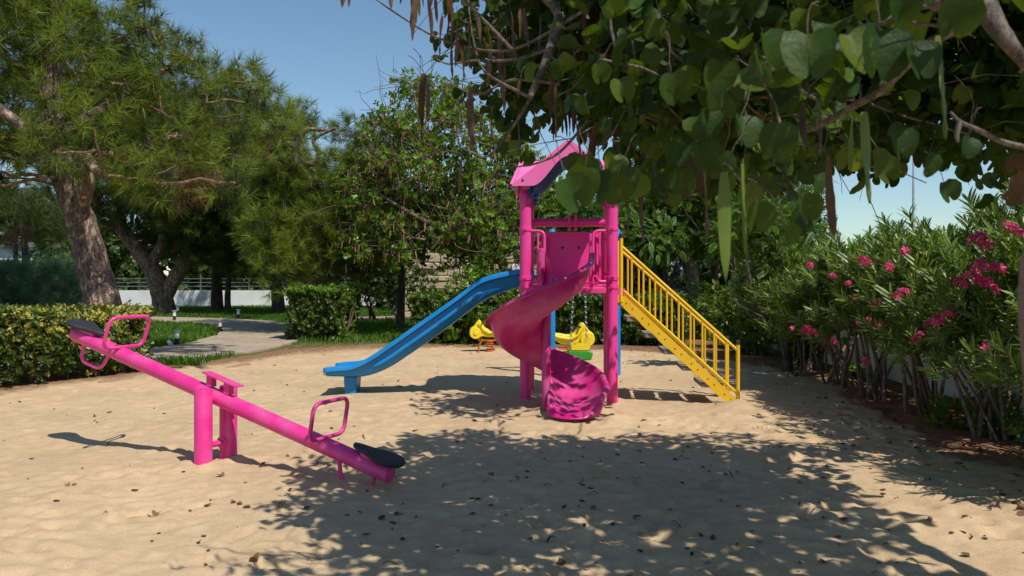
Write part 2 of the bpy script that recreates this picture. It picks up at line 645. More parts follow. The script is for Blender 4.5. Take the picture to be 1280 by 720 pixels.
def path_mat():
    m, nt, b, o = new_mat('worn_paving')
    n1 = noise(nt, 1.1, 5, .6)
    r1 = ramp(nt, [(.3, (.34, .26, .18)), (.7, (.47, .37, .27))])
    nt.links.new(n1.outputs['Fac'], r1.inputs[0])
    v = N(nt, 'ShaderNodeTexVoronoi', feature='DISTANCE_TO_EDGE')
    v.inputs['Scale'].default_value = 2.6
    tc = N(nt, 'ShaderNodeTexCoord')
    nt.links.new(tc.outputs['Object'], v.inputs['Vector'])
    r2 = ramp(nt, [(.0, (.62, .6, .58)), (.035, (1, 1, 1))])
    nt.links.new(v.outputs['Distance'], r2.inputs[0])
    c = mix(nt, 1.0, r1.outputs[0], r2.outputs[0], 'MULTIPLY')
    n2 = noise(nt, 60, 4, .7)
    r3 = ramp(nt, [(.3, (.85, .85, .85)), (.7, (1.1, 1.1, 1.1))])
    nt.links.new(n2.outputs['Fac'], r3.inputs[0])
    c = mix(nt, 1.0, c, r3.outputs[0], 'MULTIPLY')
    nt.links.new(c, b.inputs['Base Color'])
    b.inputs['Roughness'].default_value = .9
    bump(nt, b, n2.outputs['Fac'], .3, .01)
    return m


M['ground'] = ground_mat()
M['path'] = path_mat()
M['stone'] = plain('limestone', (.43, .345, .225), .95, 0, .3, 5, .8)
# ------------------------------------------------------------------ ground
SAND = np.array([(-8.5, 1), (-7.4, 6.3), (-6.1, 8.75), (-5.35, 10.2), (-4.7, 11.35), (-4.05, 12.8), (-3.5, 14.6), (-2.4, 15.55), (-.6, 15.75),
                 (2.6, 15.2), (3.55, 13.6), (3.85, 12.0), (3.75, 9.5), (3.5, 7), (3.35, 5.2), (3.2, 2.5), (3.2, -4), (-8.5, -4)])


def poly_dist(x, y, poly):
    """Signed distance to a polygon, negative inside."""
    inside = np.zeros(x.shape, bool)
    d = np.full(x.shape, 1e9)
    n = len(poly)
    for i in range(n):
        ax, ay = poly[i]
        bx, by = poly[(i + 1) % n]
        t = np.clip(((x - ax) * (bx - ax) + (y - ay) * (by - ay)) / ((bx - ax) ** 2 + (by - ay) ** 2 + 1e-12), 0, 1)
        d = np.minimum(d, np.hypot(x - ax - t * (bx - ax), y - ay - t * (by - ay)))
        c = ((ay > y) != (by > y)) & (x < (bx - ax) * (y - ay) / (by - ay + 1e-12) + ax)
        inside ^= c
    return np.where(inside, -d, d)


def sstep(a, b, x):
    t = np.clip((x - a) / (b - a), 0, 1)
    return t * t * (3 - 2 * t)


def wave_noise(x, y, freqs, seed):
    rs = np.random.default_rng(seed)
    z = np.zeros_like(x)
    for f, a, n in freqs:
        for _ in range(n):
            t = rs.uniform(0, 2 * PI)
            k = f * rs.uniform(.7, 1.4)
            z += a / math.sqrt(n) * np.sin(k * (x * math.cos(t) + y * math.sin(t)) + rs.uniform(0, 6.28))
    return z


def axis(lo, hi, step, far, n=26):
    a = np.arange(lo, hi + 1e-6, step)
    g = np.geomspace(step * 1.3, far, n)
    return np.concatenate([(lo - np.cumsum(g * 1.0))[::-1], a, hi + np.cumsum(g * 1.0)])


gx = axis(-7.6, 5.0, .034, 60)
gy = axis(2.6, 16.4, .034, 60)
GX, GY = np.meshgrid(gx, gy, indexing='xy')
sd = poly_dist(GX, GY, SAND) + .12 * wave_noise(GX, GY, [(2.2, 1, 4), (6, .5, 4)], 5)
Z = wave_noise(GX, GY, [(.9, .020, 5), (2.6, .007, 6), (7, .004, 9)], 2)
rs = np.random.default_rng(21)
for i in range(4200):                      # footprints and scuffs
    if i < 900:
        cx, cy = rs.uniform(-3, 4.5), rs.uniform(2.6, 8.5)
    else:
        cx, cy = rs.uniform(-7.6, 5), rs.uniform(2.6, 16.2)
    L, W = rs.uniform(.045, .14), rs.uniform(.035, .075)
    dpt = rs.uniform(.002, .030) * rs.uniform(.4, 1) * (1.0 if i < 900 else .75)
    t = rs.uniform(0, PI)
    i0, i1 = np.searchsorted(gx, [cx - .45, cx + .45])
    j0, j1 = np.searchsorted(gy, [cy - .45, cy + .45])
    if i1 <= i0 or j1 <= j0:
        continue
    X, Y = GX[j0:j1, i0:i1] - cx, GY[j0:j1, i0:i1] - cy
    u, v = (X * math.cos(t) + Y * math.sin(t)) / L, (Y * math.cos(t) - X * math.sin(t)) / W
    q = u * u + v * v
    Z[j0:j1, i0:i1] += dpt * (-np.exp(-q) + .55 * np.exp(-(np.sqrt(q) - 1.5) ** 2 * 3.0))
for k in range(9):                         # trails of footprints
    x, y, a = rs.uniform(-4.5, 2.5), rs.uniform(3.0, 9.0), rs.uniform(0, 2 * PI)
    for s in range(12):
        a += rs.normal(0, .12)
        x, y = x + .5 * math.cos(a), y + .5 * math.sin(a)
        fx, fy = x - math.sin(a) * .09 * (-1) ** s, y + math.cos(a) * .09 * (-1) ** s
        if not (-7 < fx < 4.6 and 2.8 < fy < 15.5):
            continue
        i0, i1 = np.searchsorted(gx, [fx - .4, fx + .4])
        j0, j1 = np.searchsorted(gy, [fy - .4, fy + .4])
        X, Y = GX[j0:j1, i0:i1] - fx, GY[j0:j1, i0:i1] - fy
        u, v = (X * math.cos(a) + Y * math.sin(a)) / .125, (Y * math.cos(a) - X * math.sin(a)) / .05
        q = (u * u) ** 1.5 + (v * v) ** 1.5
        Z[j0:j1, i0:i1] += -.026 * np.exp(-q) + .011 * np.exp(-(np.sqrt(u * u + v * v) - 1.5) ** 2 * 4)
for cx, cy, hh, rr in ((-.62, 5.42, -.035, .30), (-3.65, 6.9, -.035, .34), (-2.35, 9.72, -.04, .34), (.62, 7.45, -.04, .36), (-2.222, 6.05, .022, .13), (-2.118, 6.27, .022, .13),
                       (.146, 9.07, .03, .14), (1.07, 9.0, .025, .13), (.2, 9.87, .02, .13), (.54, 11.4, .02, .13), (1.425, 11.4, .02, .13), (2.45, 8.9, .07, .22), (2.28, 8.72, .05, .16), (.95, 7.9, .05, .14), (1.02, 8.1, .06, .12), (.33, 8.3, .05, .22)):
    Z += hh * np.exp(-((GX - cx) ** 2 + (GY - cy) ** 2) / rr ** 2)
Z[:] = Z * (1 - .6 * sstep(0, .5, sd)) + .045 * sstep(-.1, .35, sd)
fade = 1 - sstep(16, 24, np.maximum(np.abs(GX) * .9, GY))
Z = Z * fade + .03 * (1 - fade)
soil = sstep(-.45, .35, sd) * (.62 + .38 * sstep(0, 2.5, GX))
turf = np.maximum(sstep(.35, .8, sd) * (GX < 3.2) * sstep(12, 13.2, GY - .35 * np.clip(GX + 4, -9, 0)), sstep(17, 19, GY))
turf = np.maximum(turf, (GX < -9) * 1.0)
turf = np.where((GY < 17.4) & (GX > -4.9), turf * .55, turf)


def ground_z(x, y):
    """Height of the ground at arrays x, y (bilinear look-up)."""
    x, y = np.atleast_1d(np.asarray(x, float)), np.atleast_1d(np.asarray(y, float))
    i = np.clip(np.searchsorted(gx, x) - 1, 0, len(gx) - 2)
    j = np.clip(np.searchsorted(gy, y) - 1, 0, len(gy) - 2)
    a, b = (x - gx[i]) / (gx[i + 1] - gx[i]), (y - gy[j]) / (gy[j + 1] - gy[j])
    return Z[j, i] * (1 - a) * (1 - b) + Z[j, i + 1] * a * (1 - b) + Z[j + 1, i] * (1 - a) * b + Z[j + 1, i + 1] * a * b


def gz(x, y):
    return float(ground_z([x], [y])[0])


me = bpy.data.meshes.new('ground')
nx, ny = len(gx), len(gy)
me.vertices.add(nx * ny)
me.vertices.foreach_set('co', np.stack([GX, GY, Z], -1).astype(np.float32).ravel())
ii, jj = np.meshgrid(np.arange(nx - 1), np.arange(ny - 1), indexing='xy')
q = (jj * nx + ii).ravel()
quads = np.stack([q, q + 1, q + nx + 1, q + nx], -1).astype(np.int32)
me.loops.add(quads.size)
me.loops.foreach_set('vertex_index', quads.ravel())
me.polygons.add(len(quads))
me.polygons.foreach_set('loop_start', np.arange(0, quads.size, 4, dtype=np.int32))
me.update(calc_edges=True)
me.polygons.foreach_set('use_smooth', np.ones(len(quads), bool))
for nm, arr in (('soil', soil), ('turf', turf)):
    at = me.attributes.new(nm, 'FLOAT', 'POINT')
    at.data.foreach_set('value', arr.astype(np.float32).ravel())
tag(finish('ground', me, M['ground'], None), kind='structure')

# ------------------------------------------------------------------ paved path
def ribbon(name, pts, width, z, mat):
    pts = [Vector((*p, 0)) for p in pts]
    sm = []
    for i in range(len(pts) - 1):
        p0, p1, p2, p3 = pts[max(i - 1, 0)], pts[i], pts[i + 1], pts[min(i + 2, len(pts) - 1)]
        for k in range(10):
            t = k / 10
            sm.append(.5 * ((2 * p1) + (p2 - p0) * t + (2 * p0 - 5 * p1 + 4 * p2 - p3) * t * t + (3 * p1 - p0 - 3 * p2 + p3) * t ** 3))
    sm.append(pts[-1])
    mb = MB()
    rows = []
    for i, p in enumerate(sm):
        d = (sm[min(i + 1, len(sm) - 1)] - sm[max(i - 1, 0)]).normalized()
        s = Vector((-d.y, d.x, 0))
        w = width * (1 + .04 * math.sin(i * .9) + .03 * math.sin(i * 2.3)) / 2
        rows.append([p - s * w + Vector((0, 0, -.03)), p - s * w + Vector((0, 0, z)), p + Vector((0, 0, z + .01)), p + s * w + Vector((0, 0, z)), p + s * w + Vector((0, 0, -.03))])
    mb.grid(rows, flip=True)
    return tag(mb.build(name, mat, smooth=30), kind='structure'), sm


PATH_A = [(-14, 9.2), (-9, 11.0), (-6.6, 12.7), (-5.35, 15.2), (-5.45, 18.4), (-6.3, 21.2), (-7.9, 23.6), (-10.5, 25.2), (-16, 26.6)]
PATH_B = [(-6.4, 21.0), (-5.6, 23.6), (-4.2, 26.0), (-1.5, 27.0), (4, 27.4)]
_, LA = ribbon('path', PATH_A, 2.05, .075, M['path'])
_, LB = ribbon('side_path', PATH_B, 1.5, .068, M['path'])

# ------------------------------------------------------------------ grass blades
def scatter_grass():
    n = 240000
    y = 12.2 + 24 * rng.random(n) ** 1.35
    x = rng.uniform(-1, 1, n) * 14 - 3
    # only what the place shows from here or a step aside
    px = 640 + x / y * F
    ok = (px > -160) & (px < 1150)
    x, y = x[ok], y[ok]
    s = poly_dist(x, y, SAND)
    near = np.full(x.shape, 1e9)
    for p in LA:
        near = np.minimum(near, np.hypot(x - p.x, y - p.y) - 1.04)
    for p in LB:
        near = np.minimum(near, np.hypot(x - p.x, y - p.y) - .78)
    edge = sstep(.15, .9, s)
    strip = (y < 16.5) & (x > -4.6)
    keep = (near > 0) & (s > .12) & (rng.random(len(x)) < np.where(strip, edge * .8, edge)) & (x < 3.4)
    patch = wave_noise(x, y, [(1.1, 1, 4), (3, .7, 4)], 9)
    keep &= ~(strip & (patch < -.25))
    x, y, patch = x[keep], y[keep], patch[keep]
    m = len(x)
    ax = np.stack([rng.normal(0, .35, m), rng.normal(0, .35, m), np.ones(m)], -1)
    strip = (y < 16.5) & (x > -4.6)
    size = (rng.uniform(.07, .15, m) * np.where(strip, .6, 1.0)) * (1 + .12 * np.clip(patch, -2, 2))
    inst('grass', GRASS_T, ax, randdir(m), size, np.stack([x, y, ground_z(x, y) - .005], -1), M['grass'], kind='stuff')


GRASS_T = t_blade()
GRASS_T.v = [(x * (1.4), y, z) for x, y, z in GRASS_T.v]
scatter_grass()

# ------------------------------------------------------------------ terracotta edging
def edging():
    first = None
    k = 0
    line = [(-6.35, 8.45), (-5.5, 9.75), (-4.86, 10.95), (-4.2, 12.3), (-3.62, 14.1), (-2.5, 15.3), (-.7, 15.62), (2.5, 15.1), (3.5, 13.7)]
    seg = []
    for a, b in zip(line[:-1], line[1:]):
        a, b = Vector(a), Vector(b)
        n = max(1, round((b - a).length / .62))
        for i in range(n):
            seg.append((a + (b - a) * ((i + .5) / n), math.atan2(b.y - a.y, b.x - a.x)))
    for c, ang in seg:
        if k % 3 != 1:
            k += 1
            continue
        mb = MB()
        mb.box((0, 0, 0), (.46, .10, .12))
        if first is None:
            first = mb.build('edging_brick', M['brick'], None, bevel=.012)
            o = first
        else:
            o = first.copy()
            COL.objects.link(o)
        o.location = (c.x, c.y, gz(c.x, c.y) - .045 + random.uniform(-.025, .02))
        o.rotation_euler = (random.uniform(-.12, .12), random.uniform(-.05, .05), ang + random.uniform(-.06, .06))
        tag(o, 'half buried terracotta edging brick along the far and left rim of the sand', 'edging brick', 'terracotta bricks edging the sand')
        k += 1


edging()

# ------------------------------------------------------------------ white wall with railing far behind
def wall_far():
    y0 = 35.6
    t = thing('garden_wall', 'long low white wall with horizontal metal railing behind the pine trunks', 'wall', (-12, y0, 0))
    MB().box((-9, y0, .37), (34, .3, .76)).build('wall_body', M['white_wall'], t)
    r = MB()
    for z in (.92, 1.08, 1.24):
        r.tube([(-26, y0, z), (8, y0, z)], .022, 6)
    r.build('railing', M['rail_grey'], t)
    for i in range(17):
        x = -25.5 + i * 2.05
        MB().tube([(x, y0, .72), (x, y0, 1.45)], .03, 6).build('railing_post', M['rail_grey'], t)


wall_far()


def wall_right():
    t = thing('boundary_wall', 'low white rendered boundary wall behind the flowering oleanders', 'wall', (4.85, 9, 0))
    MB().box((4.85, 9, .46), (.18, 17, .92)).build('wall_body', M['white_wall'], t)
    MB().box((4.85, 9, .945), (.26, 17.1, .055)).build('coping', M['white_wall'], t, bevel=.008)


wall_right()


def stone_wall():
    t = thing('stone_wall', 'ruined wall of rough pale limestone blocks behind the pod covered tree', 'wall', (-1.6, 27.3, 0))
    mb = MB()
    rs = random.Random(4)
    z = 0
    row = 0
    while z < 2.75:
        h = rs.uniform(.17, .34)
        x = -3.55 + rs.uniform(-.04, .04)
        while x < 1.3:
            w = rs.uniform(.18, .58)
            if not (z > 2.2 and rs.random() < .35):
                mb.box((x + w / 2, 27.5 + rs.uniform(-.07, .07), z + h / 2), (w - .012, .5, h - .012),
                       (Vector((1, rs.uniform(-.06, .06), rs.uniform(-.03, .03))), Vector((0, 1, 0)), Vector((rs.uniform(-.05, .05), 0, 1))))
            x += w
        z += h
    mb.box((-1.15, 27.52, 1.2), (4.7, .4, 2.35), m=1)
    mb.build('masonry', [M['stone'], plain('old_mortar', (.26, .20, .13), .95, 0, .3, 8)], t, bevel=.03)
    b = MB()
    b.box((.13, 27.18, 1.62), (.26, .14, .28))
    b.tube([(.13, 27.08, 1.5), (.13, 27.12, 1.5)], .09, 16, m=1)
    tag(b.build('utility_box', [M['white_wall'], M['grey_cap']], None, bevel=.01), 'small white utility box on the stone wall just above the blue slide top', 'box')


stone_wall()


def houses():
    # pale building beyond the juniper on the left
    t = thing('house', 'pale grey building glimpsed between pine trunks beyond the blue green juniper', 'building', (-22, 37, 0))
    MB().box((-24.5, 38.5, 1.3), (9, 5, 2.6)).build('wall', M['house'], t)
    MB().box((-24.5, 38.5, 2.7), (9.5, 5.5, .22)).build('roof', M['roof_tile'], t)
    for x in (-26.6, -24.0, -21.6):
        w = MB().box((x, 35.98, 1.5), (1.1, .08, 1.1)).build('window', M['roof_tile'], t)
        MB().box((x, 35.92, 1.5), (.95, .05, .95)).build('pane', M['glass_dark'], w)
    # shed behind the stairs
    t = thing('garden_house', 'small white house with orange timber window frame behind the yellow stairs', 'building', (5, 29, 0))
    MB().box((6.4, 30, 1.2), (6, 3, 2.4)).build('wall', M['house'], t)
    MB().box((6.4, 30, 2.5), (6.6, 3.6, .2)).build('roof', M['roof_tile'], t)
    w = MB()
    for x in (3.75, 4.95):
        w.box((x, 28.46, .95), (.14, .1, 1.5))
    for z in (.27, 1.63):
        w.box((4.35, 28.46, z), (1.06, .1, .14))
    w = w.build('window', M['timber'], t)
    MB().box((4.35, 28.49, .95), (1.1, .03, 1.3)).build('pane', M['glass_dark'], w)


houses()

# ------------------------------------------------------------------ bollard lamps, spotlight, mast
def bollards():
    spots = [(221, 435.6, .345, 'bollard lamp nearest the variegated hedge in short grass'),
             (275, 418.6, .345, 'bollard lamp on the inner bend of the paved path'),
             (218, 403.5, .36, 'dark bollard lamp just right of the hedge, on the near side of the upper path'),
             (222, 395.0, .34, 'smallest bollard lamp on the lawn before the forked pine trunk'),
             (298, 400.6, .34, 'bollard lamp alone on the far lawn before the white wall'),
             (452, 402, .22, 'short dark bollard lamp in grass right of the box hedge')]
    for px, py, h, lab in spots:
        g = G(px, py)
        t = thing('bollard_lamp', lab, 'bollard lamp', (g.x, g.y, .04), 'bollard lamps along the path')
        k = h / .345
        MB().lathe([(.058, 0), (.058, .012), (.043, .014), (.043, .19 * k)], g, 18).build('post', M['black'], t)
        MB().lathe([(.042, .19 * k), (.042, .318 * k)], g, 18).build('lamp_glass', M['frost'], t)
        MB().lathe([(.043, .318 * k), (.068, .32 * k), (.07, .335 * k), (.045, .345 * k), (.01, .348 * k)], g, 20).build('cap', M['grey_cap'], t)
    g = G(212.5, 437)
    t = thing('garden_spotlight', 'tiny white spotlight on a spike beside the nearest bollard lamp', 'spotlight', (g.x, g.y, .03))
    MB().tube([g, g + Vector((0, 0, .1))], .012, 8).build('spike', M['white_wall'], t)
    MB().tube([g + Vector((.03, -.03, .085)), g + Vector((-.045, .03, .15))], [.045, .03], 14).build('lamp_head', M['white_wall'], t)
    g = G(209, 388)
    t = thing('floodlight', 'white floodlight box at the foot of the forked pine trunk', 'floodlight', (g.x, g.y - .8, .03))
    MB().box((g.x, g.y - .8, .16), (.42, .2, .13)).build('housing', M['white_wall'], t, bevel=.02)
    MB().tube([(g.x, g.y - .8, .02), (g.x, g.y - .8, .1)], .03, 8).build('stand', M['grey_cap'], t)
    t = thing('light_mast', 'slender pale mast rising beyond the oleanders against the sky', 'mast', (24.9, 52, 0))
    b = P(1142, 345, 52)
    MB().tube([(b.x, 52, -.1), (b.x, 52, 9.5)], [.13, .06], 10).build('pole', M['mast'], t)
    MB().box((b.x, 52, 9.55), (1.4, .25, .16)).build('lamp_head', M['grey_cap'], t, bevel=.03)


bollards()
# ------------------------------------------------------------------ seesaw
def seesaw():
    c = Vector((-2.17, 6.16, 0))
    g0 = gz(c.x, c.y)
    t = thing('seesaw', 'pink tube seesaw with black seats, left end raised, right end resting on sand', 'seesaw', c)
    e2 = Vector((.9, -.436, 0))
    n = Vector((.436, .9, 0))
    s = .272
    e = (e2 - Vector((0, 0, 1)) * s).normalized()
    up = n.cross(e) * -1
    if up.z < 0:
        up = -up
    o = c + Vector((0, 0, .475))
    L = 1.62 * math.sqrt(1 + s * s) * .945
    b = MB()
    b.tube([o - e * L, o - e * (L - .004), o + e * (L - .004), o + e * L], [.051, .058, .058, .051], 28)
    beam = b.build('beam', M['pink_beam'], t, smooth=30)
    # stop plate above the pivot
    k = MB()
    k.box(o + up * .145 + e * .03, (.34, .085, .008), (e, n, up))
    for q in (-.075, .10):
        k.box(o + up * .10 + e * q, (.05, .05, .086), ((e + up * .25).normalized(), n, (up - e * .25).normalized()))
    k.build('stop_plate', M['pink_beam'], t)
    for sg in (-1, 1):
        p = c + n * (.122 * sg)
        MB().tube([p + Vector((0, 0, -.15)), p + Vector((0, 0, .538)), p + Vector((0, 0, .545))], [.0635, .0635, .060], 28).build('support_post', M['pink_beam'], t, smooth=30)
    k = MB()
    k.tube([c + n * -.08 + Vector((0, 0, .475)), c + n * .08 + Vector((0, 0, .475))], .03, 14)
    k.build('axle', M['pink_beam'], t)
    k = MB()
    k.tube([c + n * -.07 + Vector((0, 0, .13)), c + n * .07 + Vector((0, 0, .13))], .022, 14)
    k.tube([c + n * .050 + Vector((0, 0, .13)), c + n * .06 + Vector((0, 0, .13))], .045, 14)
    k.build('cross_bar', M['pink_beam'], t)
    for sg in (-1, 1):
        q = o + e * (1.03 * sg) + up * .060
        w, h = .185, .255
        lean = (up - e * (.10 * sg)).normalized()
        loop = rounded([q - n * w, q - n * w + lean * h, q + n * w + lean * h, q + n * w], .07, 5, closed=True)
        MB().tube(loop, .0145, 12, caps=False).build('handle', M['pink_beam'], t)
        # seat: narrow towards the handle, broad at the end of the beam
        out = []
        for i in range(33):
            a = 2 * PI * i / 32
            x = .20 * math.cos(a)
            wd = .105 + .045 * (math.cos(a)) - .028 * math.exp(-((x + .07) / .09) ** 2)
            out.append((x, wd * math.sin(a)))
        out = out[:-1]
        sc = o + e * ((L - .132) * sg) + up * .092
        MB().prism(out, sc, e * sg, n, up * .034).build('seat', M['rubber'], t, bevel=.012)
        MB().box(sc - up * .028, (.22, .07, .026), (e, n, up)).build('seat_plate', M['pink_beam'], t)
        # hoop bumper under the end
        a, bq = o + e * ((L - .12) * sg) - up * .05, o + e * ((L - .42) * sg) - up * .05
        MB().tube(rounded([a, a - up * .14, bq - up * .14 + e * (.06 * sg), bq], .07, 5), .0145, 12).build('bumper_hoop', M['pink_beam'], t)


seesaw()

# ------------------------------------------------------------------ play tower
def tower():
    T = thing('play_tower', 'pink play tower with pitched roof, spiral slide, blue slide and yellow stairs', 'play tower', (.146, 9.07, 0), rot=R(-4))
    kw = dict(world=False)
    W, D, DZ = .93, .80, 1.25
    X, Y, Zv = Vector((1, 0, 0)), Vector((0, 1, 0)), Vector((0, 0, 1))
    for i, (u, v) in enumerate(((0, 0), (W, 0), (0, D), (W, D))):
        p = MB()
        r = .061
        p.lathe([(r, -.2), (r, 2.2)], (u, v, 0), 28)
        po = p.build('post', M['pink'], T, **kw)
        c = MB()
        for z in (1.865, 1.245, 1.335):
            c.lathe([(r + .001, z - .022), (r + .008, z - .019), (r + .008, z + .019), (r + .001, z + .022)], (u, v, 0), 28)
            c.box((u, v - r - .012, z), (.022, .02, .022))
        c.lathe([(r + .001, 2.15), (r + .011, 2.152), (r + .011, 2.19), (r + .006, 2.25), (r - .02, 2.29)], (u, v, 0), 28)
        c.build('collar', M['pink'], po, **kw)
    d = MB()
    d.box((W / 2, D / 2, DZ), (W - .13, D + .06, .035))
    d.box((W / 2, -.03, DZ - .045), (W - .13, .035, .06))
    d.box((W / 2, D + .03, DZ - .045), (W - .13, .035, .06))
    d.box((-.03, D / 2, DZ - .045), (.035, D - .13, .06))
    d.box((W + .03, D / 2, DZ - .045), (.035, D - .13, .06))
    d.build('deck', M['pink'], T, bevel=.004, **kw)
    # back panel with pressed ribs and a pipe above it
    b = MB()
    b.box((W / 2 + .02, D - .0, 1.575), (.70, .035, .60))
    for x in (.17, .20, .235, .72, .755, .79):
        b.box((x, D - .025, 1.56), (.014, .02, .50))
    b.box((W / 2 + .02, D - .022, 1.853), (.71, .035, .045))
    b.build('back_panel', M['pink'], T, bevel=.012, **kw)
    k = MB()
    for x in (.39, .58):
        k.tube([(x, D - .02, 1.69), (x, D - .0195 - .004, 1.69)], .014, 12)
    k.build('panel_bolt', M['black'], T, **kw)
    b = MB()
    b.tube([(.05, D, 1.985), (W - .05, D, 1.985)], .046, 20)
    b.build('top_pipe', M['pink'], T, **kw)
    b = MB()
    for x in (.47, .545):
        b.tube([(x - .017, D, 1.985), (x + .017, D, 1.985)], .062, 20)
        b.box((x, D - .055, 2.02), (.03, .03, .09))
        b.box((x, D, 1.915), (.035, .05, .05))
    b.build('pipe_clamp', M['pink'], T, **kw)
    # grab hoops at the spiral slide entrance
    for x0, sg in ((.05, 1), (W - .05, -1)):
        h = MB()
        x1 = x0 + .155 * sg
        h.tube(rounded([(x0, -.01, 1.845), (x1, -.03, 1.845), (x1, -.05, 1.27)], .07, 6), .0155, 12)
        h.tube([(x0 + .085 * sg, -.02, 1.84), (x0 + .085 * sg, -.02, 1.28)], .012, 10)
        h.tube(rounded([(x0, -.01, 1.30), (x0 + .10 * sg, -.03, 1.30), (x0 + .13 * sg, -.06, 1.36)], .05, 5), .018, 10)
        h.build('grab_hoop', M['pink'], T, **kw)
    # moulded side guard on the right
    s = MB()
    for x, w in ((W - .23, .035), (W - .175, .06), (W - .11, .05)):
        s.tube(rounded([(x, .06, 1.29), (x, .06, 1.82)], .02), [w * .55] * 2, 12)
    for z in (1.38, 1.75):
        s.tube([(W - .23, .06, z), (W - .03, .03, z)], .013, 8)
    s.build('side_guard', M['pink'], T, bevel=.0, **kw)

    # ---------------- roof: two crossing gables
    cu, cv, hw, hv = W / 2, D / 2, .60, .555
    def f(a): return 2.325 + .485 * (1 - math.sqrt(a * a + .0012) / hw) - .012 * math.sin(PI * abs(a) / hw)
    def g(a): return 2.325 + .33 * (1 - abs(a) / hv)
    rows = []
    nn = 32
    for j in range(nn + 1):
        b_ = -hv + 2 * hv * j / nn
        rw = []
        for i in range(nn + 1):
            a = -hw + 2 * hw * i / nn
            z = max(f(a), g(b_))
            lean = .075 * (z - 2.325) / .33 * max(0, (abs(a) / hw - .6) / .4) if g(b_) > f(a) else 0
            rw.append((cu + a - math.copysign(lean, a), cv + b_, z))
        rows.append(rw)
    roof = MB().grid(rows).build('roof', M['roof_pink'], T, smooth=25, solid=.025, **kw)
    def arch(a, w, h): return 2.315 + (h * .5 * (1 + math.cos(PI * a / w)) if abs(a) < w else 0)
    for sg in (-1, 1):
        m = MB()
        pts = [-hw + 2 * hw * i / 40 for i in range(41)]
        lo = [(a, arch(a, .39, .315)) for a in pts]
        hi = [(a, f(a) + .012) for a in pts]
        y = cv + sg * (hv + .01)
        fr = [[Vector((cu + a, y - .014, z)) for a, z in lo], [Vector((cu + a, y - .014, z)) for a, z in hi],
              [Vector((cu + a, y + .014, z)) for a, z in hi], [Vector((cu + a, y + .014, z)) for a, z in lo]]
        m.grid(fr + [fr[0]], flip=False)
        m.build('gable', M['roof_pink'], roof, smooth=30, **kw)
        m = MB()
        pts = [-hv + 2 * hv * i / 30 for i in range(31)]
        lo = [(a, arch(a, .36, .20)) for a in pts]
        hi = [(a, g(a) + .012) for a in pts]
        x = cu + sg * (hw + .01)
        def ln(z): return -sg * .075 * (z - 2.325) / .33
        fr = [[Vector((x - .014 + ln(z), cv + a, z)) for a, z in lo], [Vector((x - .014 + ln(z), cv + a, z)) for a, z in hi],
              [Vector((x + .014 + ln(z), cv + a, z)) for a, z in hi], [Vector((x + .014 + ln(z), cv + a, z)) for a, z in lo]]
        m.grid(fr + [fr[0]], flip=True)
        m.build('gable', M['roof_pink'], roof, smooth=30, **kw)
    prf = [(-.43, 2.19), (-.40, 2.30)] + [(a, arch(a, .40, .315) - .006) for a in np.linspace(-.385, .385, 25)] + [(.40, 2.30), (.43, 2.19)]
    MB().grid([[(cu + a, cv + b_, z) for a, z in prf] for b_ in np.linspace(-hv + .03, hv - .03, 9)]).build('ceiling', M['blue_shaded'], roof, smooth=40, solid=.012, offset=1, **kw)
    for sx in (-1, 1):
        for sy in (-1, 1):
            x, y = cu + sx * (W / 2 - .06), cv + sy * D / 2
            m = MB()
            m.tube(arc((x - sx * .03, y, 2.25), .05, PI if sx > 0 else 0, PI * 2 if sx > 0 else -PI, 10, X, Zv), .011, 8)
            m.tube([(x, y, 2.2), (x - sx * .05, y, 2.36)], .02, 8)
            m.build('roof_bracket', M['blue'], T, **kw)
    m = MB()
    for x, z in ((-.02, 2.375), (.62, 2.66)):
        m.tube([(x, cv - hv - .03, z), (x, cv - hv - .022, z)], .012, 10)
    m.build('roof_bolt', M['black'], T, **kw)

    # ---------------- spiral slide, one full clockwise turn round its column
    # work in the tower's own frame
    wc = Vector((.345, 8.47))
    ca, sa = math.cos(R(4)), math.sin(R(4))
    dx, dy = wc.x - .146, wc.y - 9.07
    cx, cy = dx * ca - dy * sa, dx * sa + dy * ca
    tb = [0, 45, 90, 135, 180, 225, 270, 315, 360]
    rim = [1.585, 1.44, 1.26, 1.06, .88, .73, .585, .44, .315]
    flo = [1.255, 1.13, .965, .785, .61, .475, .345, .215, .125]
    def prof(fl, rm):
        h = rm - fl
        return [(.045, fl + .13), (.07, fl + .11), (.13, fl + .04), (.22, fl + .005), (.33, fl), (.42, fl + .02), (.49, fl + .08), (.535, fl + .19 * h / .33),
                (.555, rm - .03), (.565, rm), (.585, rm + .012), (.605, rm + .004), (.612, rm - .03)]
    rows = []
    for i in range(0, 4):        # straight entry from the deck
        y = -.02 - i / 4 * abs(cy + .02)
        rows.append([(cx + r * .80, y, z) for r, z in prof(1.262 - .002 * i, 1.60 - .004 * i)])
    for i in range(0, 73):
        a = 360 * i / 72
        fl, rm = np.interp(a, tb, flo), np.interp(a, tb, rim)
        t = R(a)
        k = float(np.interp(a, [0, 50, 120], [.80, .90, 1.0]))
        rows.append([(cx + r * k * math.cos(t), cy - r * k * math.sin(t), z) for r, z in prof(fl, rm)])
    ex = 12
